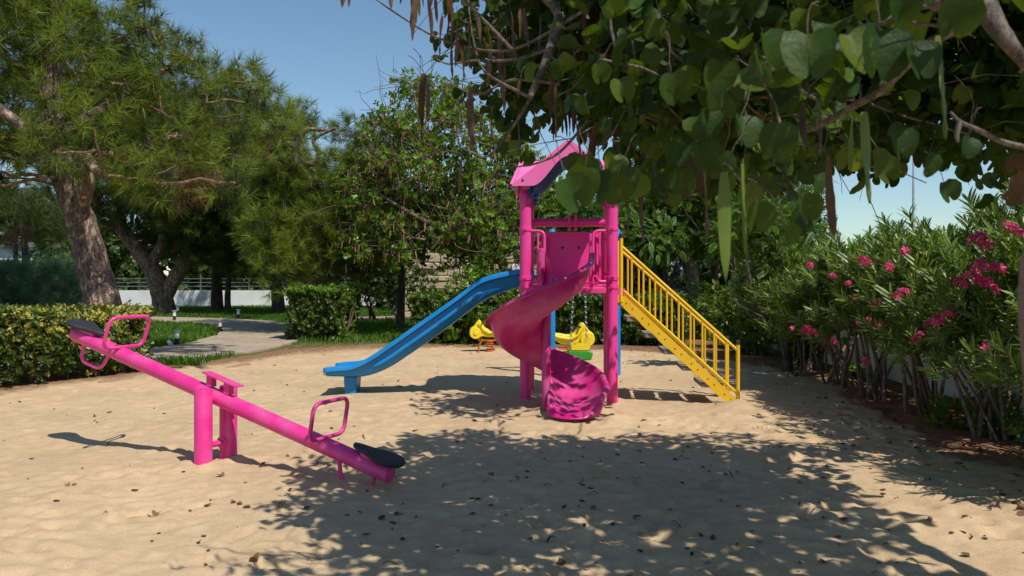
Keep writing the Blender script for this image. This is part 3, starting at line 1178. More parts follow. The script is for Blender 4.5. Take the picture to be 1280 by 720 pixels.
    for i in range(1, ex + 1):   # run-out towards the viewer
        s = i / ex
        fl = .125 - .075 * math.sin(s * PI / 2) - (.03 * max(0, s - .8) / .2)
        q = max(0, (s - .45) / .55)
        kz = max(.10, math.sqrt(max(0, 1 - q ** 2.6)))
        nar = 1.0 + .05 * math.sin(PI * min(1, s * 1.3)) - .14 * (1 - math.sqrt(max(0, 1 - (q * .985) ** 3)))
        rw = []
        for r, z in prof(fl, fl + .19 + .02 * s):
            rr = .05 + (r - .05) * nar
            lat = (r - .33) / .28
            wall = .10 * s * max(0, 1 - r / .2) * (1 - q)
            rw.append((cx - .03 * s + rr, cy - s * (.63 - .13 * q * lat * lat), fl + (z - fl) * kz + wall))
        rows.append(rw)
    sl = MB().grid(rows, flip=True).build('spiral_slide', M['slide_pink'], T, smooth=60, solid=.014, offset=0, sub=1, **kw)
    MB().lathe([(.047, -.1), (.047, 1.14), (.03, 1.17)], (cx, cy, 0), 22).build('centre_column', M['slide_pink'], sl, **kw)
    # rolled entry cheek on the inner side
    k = MB()
    k.lathe([(.045, 1.26), (.045, 1.61), (.038, 1.645), (.015, 1.66)], (cx - .065, -.09, 0), 20)
    k.grid([[(cx - .03, -.10, 1.26), (cx - .03, -.10, 1.62)], [(cx + .03, -.18, 1.26), (cx + .03, -.18, 1.52)], [(cx + .05, -.34, 1.26), (cx + .05, -.34, 1.42)]])
    k.build('entry_cheek', M['slide_pink'], sl, solid=.0, **kw)

    # ---------------- straight blue slide leaving to the left
    xs = [.06, -.07, -.22, -.38, -.60, -1.02, -1.45, -1.66, -1.81, -1.96, -2.15, -2.235]
    rz = [1.425, 1.415, 1.38, 1.325, 1.165, .885, .60, .475, .40, .355, .325, .29]
    fz = [1.27, 1.25, 1.20, 1.125, .955, .68, .41, .29, .235, .215, .205, .20]
    uu = np.linspace(0, 1, 60)
    par = np.linspace(0, 1, len(xs))
    RIM = [(-2.26, .33), (-2.19, .345), (-1.94, .36), (-1.80, .42), (-1.66, .505), (-.70, 1.175), (-.51, 1.335), (-.20, 1.41), (-.06, 1.43), (.06, 1.432)]
    BOT = [(-2.26, .235), (-2.19, .235), (-1.83, .23), (-1.59, .31), (-1.05, .68), (-.47, 1.115), (-.07, 1.255), (.06, 1.27)]
    xs = np.linspace(.06, -2.26, 24)
    par = np.linspace(0, 1, 24)
    rz = np.interp(xs, *zip(*RIM))
    fz = np.interp(xs, *zip(*BOT))
    # smooth the polylines
    def smooth(a):
        q = np.interp(uu, par, a)
        for _ in range(3):
            q[1:-1] = (q[:-2] + 2 * q[1:-1] + q[2:]) / 4
        return q
    sx_, rz_, fz_ = smooth(xs), smooth(rz), smooth(fz)
    rows = []
    v0 = .39
    for a, r_, f_ in zip(sx_, rz_, fz_):
        h = r_ - f_
        half = [(.0, f_), (.14, f_), (.185, f_ + .018), (.205, f_ + .06), (.214, r_ - .03), (.222, r_ - .006), (.232, r_), (.256, r_), (.268, r_ - .012), (.269, r_ - .042), (.246, r_ - .05)]
        rw = [(a, v0 - y, z) for y, z in half[::-1]] + [(a, v0 + y, z) for y, z in half[1:]]
        rows.append(rw)
    bs = MB().grid(rows).build('straight_slide', M['blue'], T, smooth=50, solid=.014, offset=0, **kw)
    k = MB()
    for sg in (-1, 1):                       # pressed groove panels on the side walls
        pts = [(a, v0 + sg * .224, f_ + (r_ - f_) * .38) for a, r_, f_ in list(zip(sx_, rz_, fz_))[14:46]]
        k.tube(pts, [.006] + [.026] * (len(pts) - 2) + [.006], 10)
    k.build('side_rib', M['blue'], bs, **kw)
    k = MB()
    k.prism([(-.05, -.2), (.05, -.2), (.075, .17), (-.075, .17)], (-2.0, v0, .05), X, Zv, Vector((0, .22, 0)))
    k.build('slide_foot', M['blue'], bs, bevel=.01, **kw)
    k = MB()
    k.box((.03, v0 - .25, 1.36), (.05, .012, .12))
    k.tube([(.045, v0 - .27, 1.44), (.045, v0 - .24, 1.44)], .04, 16)
    k.build('mounting_plate', M['grey_cap'], bs, **kw)

    # ---------------- yellow stairs to the right
    va, vb = .08, .70
    A, B = Vector((W + .085, 0, 1.13)), Vector((2.265, 0, -.03))
    dr = (B - A).normalized()
    nz_ = Vector((-dr.z, 0, dr.x))
    if nz_.z < 0:
        nz_ = -nz_
    st = MB()
    def at_v(p, v): return Vector((p.x, v, p.z))
    stair = thing('staircase', None, None)
    stair.parent = T
    for v in (va, vb):
        m = MB()
        m.bar(at_v(A, v), at_v(B, v), .018, .10, up=Y)
        # bar(): x along, y = up cross x -> thickness axes swap; keep the broad face sideways
        m = MB()
        L = (B - A).length
        m.box(at_v((A + B) / 2, v), (L, .018, .10), (dr, Y, nz_))
        for q in np.linspace(.14, L - .14, 7):
            for dd in (-.045, .045):
                pp = at_v(A + dr * (q + dd) + nz_ * .0, v)
                m.tube([pp - Y * .014, pp + Y * .014], .007, 8, m=1)
        m.build('stringer', [M['yellow'], M['black']], stair, **kw)
        top, bot = Vector((W + .10, v, 1.685)), Vector((2.272, v, .56))
        h = MB()
        h.tube([top, bot], .0165, 12)
        h.build('handrail', M['yellow'], stair, **kw)
        lt, lb = Vector((W + .10, v, 1.225)), Vector((2.272, v, .095))
        MB().tube([lt, lb], .0155, 12).build('lower_rail', M['yellow'], stair, **kw)
        for e_, (z0, z1) in ((W + .10, (1.08, 1.79)), (2.272, (-.1, .645))):
            po = MB().tube([(e_, v, z0), (e_, v, z1)], .021, 14).build('newel_post', M['yellow'], stair, **kw)
            MB().lathe([(.023, z1 - .02), (.023, z1 + .022), (.015, z1 + .03)], (e_, v, 0), 14).build('cap', M['rubber'], po, **kw)
        for i in range(9):
            s = (i + .9) / 9.9
            a, b = top.lerp(bot, s), lt.lerp(lb, s)
            MB().tube([a, b], .0115, 8).build('baluster', M['yellow'], stair, **kw)
    for i in range(6):
        z = 1.085 - .176 * i
        x = W + .075 + .2 * i
        MB().box((x, (va + vb) / 2, z - .02), (.23, vb - va - .022, .045)).build('tread', M['tread'], stair, bevel=.006, **kw)
    m = MB()
    m.box((W + .085, va, 1.19), (.10, .03, .07))
    m.build('joint_plate', M['pink'], stair, **kw)


tower()

# ------------------------------------------------------------------ blue swing frame with a toddler swing
def swing():
    a, b = Vector((.54, 11.4, 0)), Vector((1.425, 11.4, 0))
    t = thing('swing_frame', 'blue tube swing frame standing behind the pink tower', 'swing frame', (a + b) / 2)
    for p in (a, b):
        MB().tube([p + Vector((0, 0, -.1)), p + Vector((0, 0, 1.97)), p + Vector((0, 0, 1.99))], [.049, .049, .04], 18).build('post', M['blue'], t)
    MB().tube([a + Vector((.0, 0, 1.88)), b + Vector((0, 0, 1.88))], .04, 16).build('crossbar', M['blue'], t)
    c = Vector((.90, 11.36, .33))
    s = thing('toddler_swing', 'green and yellow toddler swing seat hanging on steel chains', 'swing seat', c)
    out = rounded([(-.15, 0, 0), (.16, 0, 0), (.19, .10, 0), (.14, .13, 0), (-.15, .13, 0)], .03, 3, closed=True)
    MB().prism([(p.x, p.y) for p in out[:-1]], c + Vector((0, 0, -.10)), Vector((1, 0, 0)), Vector((0, 0, 1)), Vector((0, .26, 0))).build('seat_shell', M['green_plastic'], s, bevel=.015)
    out = rounded([(-.13, 0, 0), (.12, 0, 0), (.14, .17, 0), (.10, .20, 0), (.06, .08, 0), (-.13, .07, 0)], .03, 3, closed=True)
    for sg in (-1, 1):
        MB().prism([(p.x, p.y) for p in out[:-1]], c + Vector((.02, sg * .115, .035)), Vector((1, 0, 0)), Vector((0, 0, 1)), Vector((0, .04, 0))).build('side_wing', M['yellow_plastic'], s, bevel=.01)
    for sx in (-1, 1):
        for sy in (-1, 1):
            top = Vector((.92 + sx * .055, 11.4, 1.84))
            bot = c + Vector((sx * .11, sy * .12, .06))
            d = bot - top
            n = 42
            m = MB()
            for i in range(n):
                p = top + d * ((i + .5) / n)
                s1 = Vector((1, 0, 0)) if i % 2 else Vector((0, 1, 0))
                m.tube(arc(p, .5, 0, 2 * PI, 8, s1 * .016, d.normalized() * .042), .003, 5, caps=False)
            m.build('chain', M['steel'], s)


swing()

# ------------------------------------------------------------------ spring riders
def rider(c, scale, ang, label, wheel_end):
    """Yellow moulded rider: round nose wheel, raised screen, seat dip, tail; on an orange coil."""
    t = thing('spring_rider', label, 'spring rider', c, 'yellow spring riders')
    u = Vector((math.cos(ang), math.sin(ang), 0))
    v = Vector((-math.sin(ang), math.cos(ang), 0))
    z = Vector((0, 0, 1))
    k = scale
    b0 = c + z * (.40 * k)
    side = [(-.40, -.02), (-.33, -.12), (-.22, -.14), (-.12, -.08), (-.02, -.10), (.18, -.10), (.30, -.02), (.36, .05), (.34, .10), (.20, .09), (.06, .06),
            (-.04, .08), (-.10, .16), (-.16, .26), (-.20, .28), (-.25, .22), (-.30, .14), (-.39, .08)]
    side = [(a * k, b * k) for a, b in side]
    sm = rounded([Vector((a, b, 0)) for a, b in side], .05 * k, 3, closed=True)[:-1]
    ol = [(p.x, p.y) for p in sm]
    MB().prism(ol, b0, u, z, v * (.20 * k)).build('body', M['yellow_plastic'], t, bevel=.035 * k)
    for sg in (-1, 1):
        w = MB()
        w.tube([b0 + u * (-.27 * k) - z * (.01 * k) + v * (sg * .10 * k), b0 + u * (-.27 * k) - z * (.01 * k) + v * (sg * .155 * k)], .125 * k, 24)
        w.tube([b0 + u * (-.27 * k) - z * (.01 * k) + v * (sg * .155 * k), b0 + u * (-.27 * k) - z * (.01 * k) + v * (sg * .175 * k)], .045 * k, 14)
        w.build('fender', M['yellow_plastic'], t, bevel=.012 * k)
        rib = [b0 + u * (a * k) + z * (q * k) + v * (sg * .115 * k) for a, q in ((-.2, .2), (-.1, .06), (.02, -.01), (.2, .02), (.31, .05))]
        MB().tube(rib, .03 * k, 10).build('side_rib', M['yellow_plastic'], t)
    MB().tube([b0 + u * (-.13 * k) + z * (.20 * k) - v * (.2 * k), b0 + u * (-.13 * k) + z * (.20 * k) + v * (.2 * k)], .016 * k, 10).build('handlebar', M['black'], t)
    fr = MB()
    p = b0 - z * (.17 * k)
    fr.box(p + u * .03 * k, (.34 * k, .12 * k, .03 * k), (u, v, z))
    fr.build('mount_plate', M['orange'], t)
    pts = []
    for i in range(5 * 14 + 1):
        a = 2 * PI * i / 14
        pts.append(c + u * (.05 * k) + (u * math.cos(a) + v * math.sin(a)) * (.072 * k) + z * (-.03 + (.25 * k) * i / 70))
    MB().tube(pts, .0135 * k, 8).build('spring', M['orange'], t)
    for sg in (-1, 1):
        q = c + u * (-.17 * k) + v * (sg * .11 * k)
        MB().tube(rounded([q + z * (.26 * k) + u * (.06 * k), q + z * (.14 * k) - u * (.02 * k), q - z * .02 - u * (.03 * k)], .08, 4), .016 * k, 8).build('foot_rest', M['orange'], t)
    return t


rider(Vector((-.44, 15.3, 0)), .84, R(4), 'yellow spring rider on orange coil, half hidden behind the spiral slide', -1)
r2 = rider(Vector((.94, 13.4, 0)), .92, R(184), 'yellow spring rider behind the toddler swing, right of the blue pole', 1)
b = MB()
b.lathe([(.055, 0), (.055, .26), (.04, .275)], (.98, 12.9, 0), 14)
tag(b.build('blue_stump', M['blue'], None), 'short blue plastic stump standing in front of the far yellow rider', 'stump')
# ------------------------------------------------------------------ templates
LEAF = t_leaf(.55, .22, .12)
LANCE = t_leaf(.17, .25, .14)
ROUND = t_leaf(.85, .2, .15)
TUFTS = [t_tuft(54, .025, s) for s in (3, 4, 5)]
FROND = t_frond()
BILOB = t_bilobed()
SPRIG = t_sprig(LEAF, 8, .9, 1.0, .55, 2)
SPRIG_ROUND = t_sprig(ROUND, 7, .9, 1.0, .5, 6)
OLEA = t_sprig(LANCE, 15, .62, .75, .62, 8, up=.72)
STAR = t_star()
LEAFC = t_leaf(.34, .3, .25)


def poly_interp(pts, x):
    xs, ys = zip(*pts)
    return np.interp(x, xs, ys)


def fill_region(top, bot, x0, x1, step, d0, d1, seed=0, r=(.35, .5), jitter=.35):
    """Clump centres filling an outline given in photo pixels, each at its own distance."""
    rs = np.random.default_rng(seed)
    out = []
    y = min(p[1] for p in top)
    ymax = max(p[1] for p in bot)
    k = 0
    while y < ymax:
        x = x0 + (step / 2 if k % 2 else 0)
        while x < x1:
            px, py = x + rs.normal(0, step * jitter), y + rs.normal(0, step * jitter)
            d = rs.uniform(d0, d1)
            rr = rs.uniform(*r)
            rp = rr * F / d
            if py - rp * .8 > poly_interp(top, px) and py + rp * .55 < poly_interp(bot, px):
                out.append((P(px, py, d), rr))
            x += step
        y += step * .8
        k += 1
    return out


def clump_points(clumps, per, flat=.85, inner=.45):
    """Points, outward directions in clumps; count grows with the square of the radius."""
    pos, out = [], []
    for c, r in clumps:
        n = max(3, int(per * r * r))
        d = randdir(n)
        rad = r * (inner + (1 - inner) * rng.random(n) ** .6) * (1 + .18 * rng.normal(size=n))
        p = np.array(c)[None] + d * rad[:, None] * np.array([1, 1, flat])
        pos.append(p)
        out.append(d)
    return np.concatenate(pos), np.concatenate(out)


def wiggle(a, b, n=6, amp=.08, sag=0.0, rs=random):
    a, b = Vector(a), Vector(b)
    L = (b - a).length
    pts = []
    off = Vector((0, 0, 0))
    for i in range(n + 1):
        t = i / n
        w = math.sin(PI * t)
        if 0 < i < n:
            off += Vector((rs.uniform(-1, 1), rs.uniform(-1, 1), rs.uniform(-1, 1))) * amp * L * .5
        pts.append(a.lerp(b, t) + off * w + Vector((0, 0, sag * w)))
    return pts


def taper(n, r0, r1, p=1.0):
    return [r0 + (r1 - r0) * (i / (n - 1)) ** p for i in range(n)]


def limbs(mb, trunk, clumps, r0=.06, r1=.012, amp=.10, every=1, seed=0, lower=.25):
    """Limbs from the nearest lower point of the trunk lines to each clump."""
    rs = random.Random(seed)
    nodes = [Vector(p) for line in trunk for p in line]
    base = min(n.z for n in nodes)
    hi = max(n.z for n in nodes)
    for i, (c, r) in enumerate(sorted(clumps, key=lambda q: (q[0] - nodes[-1]).length)):
        if i % every:
            continue
        c = Vector(c)
        cand = [n for n in nodes if n.z < c.z + .15 and n.z > base + (hi - base) * lower * .8] or nodes[-3:]
        s = min(cand, key=lambda q: (q - c).length + .4 * max(0, q.z - c.z))
        L = (s - c).length
        if L < .15:
            continue
        k = min(1, L / 2.5)
        pts = wiggle(s, c, 6, amp, .0, rs)
        mb.tube(pts, taper(7, r1 + (r0 - r1) * k, r1), 7)
        nodes += [pts[3], pts[5]]


def trunk_line(pts, n=5):
    """Smooth a coarse trunk line."""
    pts = [Vector(p) for p in pts]
    out = []
    for i in range(len(pts) - 1):
        p0, p1, p2, p3 = pts[max(i - 1, 0)], pts[i], pts[i + 1], pts[min(i + 2, len(pts) - 1)]
        for k in range(n):
            t = k / n
            out.append(.5 * ((2 * p1) + (p2 - p0) * t + (2 * p0 - 5 * p1 + 4 * p2 - p3) * t * t + (3 * p1 - p0 - 3 * p2 + p3) * t ** 3))
    out.append(pts[-1])
    return out


def bumpy(rr, amp, seed):
    rs = random.Random(seed)
    return [r * (1 + rs.uniform(-amp, amp)) for r in rr]


def pine(label, lines, clumps, mat, barkmat=None, limbmat=None, per=190, size=(.19, .27), every=1, brown=None, group='pines of the garden', limb_r=.07, seed=0, core=None):
    base = Vector(lines[0][0][0])
    t = thing('pine_tree', label, 'pine tree', (base.x, base.y, 0), group)
    tl = []
    tb = MB()
    for pts, r0, r1 in lines:
        ln = trunk_line(pts)
        tl.append(ln)
        tb.tube(ln, bumpy(taper(len(ln), r0, r1, .9), .06, len(ln)), 16)
    tb.build('trunk', barkmat or M['pine_bark'], t, smooth=60)
    mb = MB()
    limbs(mb, tl, clumps, limb_r, .014, .11, every, seed)
    if mb.v:
        mb.build('limb', limbmat or M['pine_limb'], t, smooth=60)
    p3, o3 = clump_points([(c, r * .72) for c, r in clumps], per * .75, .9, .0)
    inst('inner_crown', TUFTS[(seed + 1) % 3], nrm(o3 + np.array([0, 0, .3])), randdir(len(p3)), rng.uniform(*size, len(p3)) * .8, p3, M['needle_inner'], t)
    pos, out = clump_points(clumps, per * .62, .95, .78)
    n = len(pos)
    ax = nrm(out * 1.0 + np.array([0, 0, .7]) + rng.normal(size=(n, 3)) * .25)
    inst('crown', TUFTS[seed % 3], ax, randdir(n), rng.uniform(*size, n), pos, mat, t)
    if brown:
        p2, o2 = clump_points(brown, per * 1.1, .9, .2)
        inst('dead_needles', TUFTS[1], nrm(o2 + np.array([0, 0, -.9])), randdir(len(p2)), rng.uniform(*size, len(p2)), p2, M['needle_brown'], t)
    return t


# ------------------------------------------------------------------ the big leaning pine, left
def pine_big():
    d = 12.2
    A = [P(138, 412, d) + Vector((0, 0, -.35)), P(130, 385, d), P(115, 330, d), P(104, 285, d - .1), P(86, 235, d - .2), P(72, 190, d - .2), P(62, 120, d - .1), P(70, 40, d), P(80, -60, d + .1)]
    A[0].z = -.1
    Bl = [P(98, 262, d - .1), P(108, 232, d - .45), P(104, 196, d - .7), P(122, 214, d - .9), P(131, 219, d - 1.0)]
    C = [P(66, 165, d - .2), P(48, 172, d - .8), P(30, 160, d - 1.2), P(-20, 120, d - 1.4)]
    D = [P(70, 170, d), P(120, 140, d + .5), P(175, 110, d + .8), P(215, 80, d + 1)]
    E = [P(90, 200, d), P(160, 190, d + .7), P(235, 165, d + 1.2), P(290, 150, d + 1.4)]
    top = [(-260, -120), (0, -120), (60, -60), (90, -10), (112, 55), (128, 72), (150, 62), (185, 68), (205, 112), (240, 118), (258, 152), (275, 145), (290, 148), (310, 152), (328, 156), (336, 170)]
    bot = [(-260, 260), (0, 235), (50, 240), (75, 200), (110, 170), (150, 235), (180, 255), (230, 235), (270, 240), (300, 250), (336, 225)]
    cl = fill_region(top, bot, -220, 345, 29, 10.6, 14.2, 3, (.20, .36), .42)
    # spires on the skyline
    for px, py, r in ((181, -2, .13), (180, 12, .2), (176, 30, .26), (190, 38, .16), (165, 54, .28), (182, 62, .26), (205, 50, .12), (222, 50, .12), (221, 64, .2), (218, 86, .28), (243, 60, .1), (241, 76, .18), (238, 96, .26), (279, 86, .12), (278, 100, .22), (274, 122, .3), (311, 94, .12), (310, 108, .22), (306, 128, .3), (326, 104, .16), (330, 124, .26), (158, 6, .13), (150, 26, .2), (146, 48, .26), (110, 22, .16), (105, 42, .26), (60, -30, .3), (45, 0, .24), (262, 132, .2), (296, 104, .13), (294, 122, .22), (340, 132, .14), (338, 150, .24), (200, 66, .2), (200, 88, .26), (258, 118, .2),
                      (36, 12, .4), (20, -20, .45), (70, 14, .3), (82, 24, .35), (95, 55, .35), (130, 55, .35)):
        cl.append((P(px, py, 12.6 + random.uniform(-.6, .6)), r))
    br = [(P(242, 222, 11.6), .16), (P(258, 212, 11.7), .11), (P(236, 238, 11.6), .10), (P(20, 288, 15), .2)]
    pine('big leaning pine with thick reddish trunk rising behind the variegated hedge', [(A, .265, .12), (Bl, .13, .05), (C, .13, .05), (D, .10, .03), (E, .10, .03)],
         cl, M['needle'], per=250, brown=br, limb_r=.034, seed=2, size=(.27, .38))


pine_big()


def pine_forked():
    d = 29
    A = [P(205, 395, d), P(203, 372, d), P(196, 350, d), P(186, 330, d), P(168, 308, d), P(150, 285, d), P(135, 255, d)]
    B = [P(203, 375, d), P(216, 352, d), P(232, 325, d), P(240, 300, d), P(262, 275, d), P(285, 245, d), P(300, 200, d)]
    C = [P(188, 330, d), P(204, 300, d), P(200, 275, d), P(215, 240, d)]
    A[0].z = -.1
    top = [(60, 60), (120, 40), (180, 60), (240, 110), (300, 150), (380, 190), (400, 230)]  # crown raised behind the big pine to shade the white wall
    bot = [(100, 300), (160, 305), (185, 290), (230, 280), (260, 305), (320, 345), (360, 345), (400, 300)]
    cl = fill_region(top, bot, 70, 400, 32, 26.5, 31, 5, (.65, .95), .4)
    pine('pine forking into two dark trunks on the far lawn', [(A, .42, .16), (B, .30, .12), (C, .20, .1)], cl, M['needle_deep'], M['pine_bark'], per=210, size=(.36, .50), limb_r=.07, seed=5)


pine_forked()


def pine_small():
    # pines between: their trunks show as dark posts before the white wall, crowns hang at right of the forked one
    for px, py, d, w, hx, ht, lab in ((272, 388, 31, .26, 265, 240, 'dark straight pine before the white wall, thicker neighbour right of the forked pine'),
                                      (285.5, 387, 30, .13, 284, 250, 'thin dark pine stem before the white wall beside the thicker one'),
                                      (348, 388, 30, .27, 330, 240, 'dark pine with low hanging crown just left of the box hedge')):
        A = [P(px, 396, d), P(px - 1, 370, d), P((px + hx) / 2 + 2, 325, d), P(hx, ht, d)]
        A[0].z = -.1
        top = [(hx - 70, ht + 10), (hx, ht - 45), (hx + 70, ht + 10)]
        bot = [(hx - 70, 318), (hx, 335), (hx + 70, 350)]
        cl = fill_region(top, bot, hx - 75, hx + 75, 30, d - 2.2, d + 1.5, int(px), (.6, .85), .4)
        pine(lab, [(A, w, w * .5)], cl, M['needle_deep'], M['dark_bark'], M['dark_bark'], per=200, size=(.36, .50), limb_r=.05, seed=int(px))
    # mid pine with bare bent snag on the skyline
    d = 20
    A = [P(405, 420, d), P(398, 370, d), P(397, 320, d), P(396, 270, d), P(388, 225, d), P(372, 205, d), P(368, 188, d), P(376, 168, d)]
    A[0].z = -.1
    B = [P(376, 170, d), P(384, 162, d - .1), P(398, 162, d - .2), P(412, 163, d - .3)]
    C = [P(374, 200, d), P(392, 205, d - .2), P(398, 190, d - .3), P(392, 176, d - .3), P(402, 168, d - .4), P(420, 160, d - .5)]
    E = [P(372, 196, d), P(360, 192, d), P(352, 200, d)]
    top = [(325, 175), (345, 150), (370, 158), (378, 208), (415, 208), (425, 150), (450, 150), (500, 190)]
    bot = [(325, 330), (350, 370), (400, 345), (440, 345), (500, 300)]
    cl = fill_region(top, bot, 325, 500, 26, 18.6, 21.5, 8, (.40, .62), .4)
    cl += [(P(345, 140, 21.5), .4), (P(372, 150, 22.5), .42), (P(390, 160, 22.8), .4), (P(332, 150, 21), .5), (P(352, 165, 21), .45)]
    pine('pine with a bare twisted snag on the skyline above the box hedge', [(A, .27, .09), (B, .075, .03), (C, .08, .03), (E, .06, .02)], cl, M['needle'], M['pine_bark'], per=230, size=(.32, .44), limb_r=.03, seed=9)
    # slim young pines at the far left
    for px, d, w, top_y, lab in ((30, 19, .10, 235, 'slim young pine at the far left before the pale building, right of its twin'),
                                 (18, 21, .075, 240, 'thinner young pine at the left edge before the pale building')):
        A = [P(px, 400, d), P(px + 2, 330, d), P(px - 1, 280, d), P(px, top_y, d)]
        A[0].z = 0
        cl = fill_region([(px - 60, 260), (px, top_y - 15), (px + 60, 260)], [(px - 60, 318), (px, 308), (px + 60, 318)], px - 60, px + 60, 24, d - 1, d + 1, px, (.35, .55), .4)
        pine(lab, [(A, w, w * .5)], cl, M['needle_deep'], M['dark_bark'], M['dark_bark'], per=260, size=(.27, .36), limb_r=.025, seed=px)


pine_small()


# ------------------------------------------------------------------ broad leaved trees
def tree(name, label, cat, lines, clumps, mat, tm, per, size, group=None, barkmat=None, limb_r=.06, every=1, up=.3, out=.8, hang=0.0, seed=0, flat=.9, inner=.3, amp=.12, twig_r=.008):
    base = Vector(lines[0][0][0])
    t = thing(name, label, cat, (base.x, base.y, 0), group)
    tl, tb = [], MB()
    for pts, r0, r1 in lines:
        ln = trunk_line(pts)
        tl.append(ln)
        tb.tube(ln, bumpy(taper(len(ln), r0, r1, .9), .05, len(ln) + 3), 12)
    tb.build('trunk', barkmat or M['dark_bark'], t, smooth=60)
    mb = MB()
    limbs(mb, tl, clumps, limb_r, twig_r, amp, every, seed)
    if mb.v:
        mb.build('limb', barkmat or M['dark_bark'], t, smooth=60)
    pos, o = clump_points(clumps, per, flat, inner)
    n = len(pos)
    ax = nrm(o * out + np.array([0, 0, up - hang]) + rng.normal(size=(n, 3)) * .5)
    nr = np.tile(np.array([0, 0, 1.0]), (n, 1)) + rng.normal(size=(n, 3)) * .5 + o * .4
    inst('crown', tm, ax, nr, rng.uniform(*size, n), pos, mat, t)
    return t


def bauhinia_mid():
    d = 18.5
    A = [P(598, 400, d), P(600, 350, d), P(590, 300, d), P(560, 240, d), P(535, 190, d), P(520, 130, d)]
    A[0].z = 0
    B = [P(600, 345, d), P(615, 300, d - .3), P(622, 250, d - .4), P(618, 190, d - .3), P(610, 130, d)]
    C = [P(592, 305, d), P(548, 285, d - .6), P(505, 262, d - .8), P(470, 240, d - .8)]
    top = [(440, 200), (470, 130), (490, 98), (520, 82), (545, 85), (565, 92), (600, 130), (640, 150), (680, 200), (700, 220)]
    bot = [(440, 330), (480, 335), (510, 332), (560, 338), (600, 350), (650, 335), (700, 345)]
    cl = fill_region(top, bot, 440, 700, 19, 16.8, 20, 14, (.24, .42), .5)
    t = tree('orchid_tree', 'airy tree hung with brown pods and light green leaves before the stone wall', 'tree', [(A, .14, .03), (B, .09, .02), (C, .08, .02)], cl,
             M['fresh'], SPRIG_ROUND, 200, (.12, .20), barkmat=M['twig'], limb_r=.035, up=.2, seed=4, inner=.1, amp=.2)
    # bare twigs
    mb = MB()
    rs = random.Random(8)
    for c, r in cl:
        for k in range(7):
            e = Vector(c) + Vector((rs.gauss(0, 1), rs.gauss(0, 1), rs.gauss(.25, .8))) * r * 1.25
            mb.tube(wiggle(c, e, 4, .2, 0, rs), taper(5, .010, .004), 4, caps=False)
    for px, py in ((470, 68), (492, 70), (545, 88), (556, 100), (478, 100)):
        mb.tube(wiggle(P(px + 8, py + 60, d), P(px, py, d), 5, .12, 0, rs), taper(6, .012, .004), 4)
    mb.build('twigs', M['twig'], t, smooth=60)
    pos, o = clump_points(cl, 200, 1, .1)
    sel = rng.random(len(pos)) < .8
    pos = pos[sel]
    n = len(pos)
    pod = Tmpl()
    pod.add([(-.06, 0, 0), (.06, 0, 0), (.09, .5, .03), (.05, 1, 0), (-.03, 1, 0), (-.08, .5, .03)], [(0, 1, 2, 5), (5, 2, 3, 4)])
    inst('dry_pods', pod, np.array([0, 0, -1.]) + rng.normal(size=(n, 3)) * .22, randdir(n), rng.uniform(.13, .22, n), pos, M['pale_pod'], t, kind='stuff')
    # dense leafy mass under and behind it, brighter on the left
    cl = fill_region([(400, 260), (430, 215), (480, 200), (520, 210), (560, 240), (600, 260)], [(400, 330), (440, 345), (520, 330), (560, 330), (600, 320)], 400, 600, 24, 19.2, 21.5, 15, (.4, .6), .4)
    A = [P(500, 412, 21), P(502, 330, 21), P(495, 260, 20.5)]
    A[0].z = 0
    tree('broadleaf_tree', 'bushy mid green tree between the snag pine and the pod hung tree', 'tree', [(A, .12, .04)], cl, M['broad'], SPRIG_ROUND, 95, (.20, .32), barkmat=M['dark_bark'], seed=3, limb_r=.04)


bauhinia_mid()


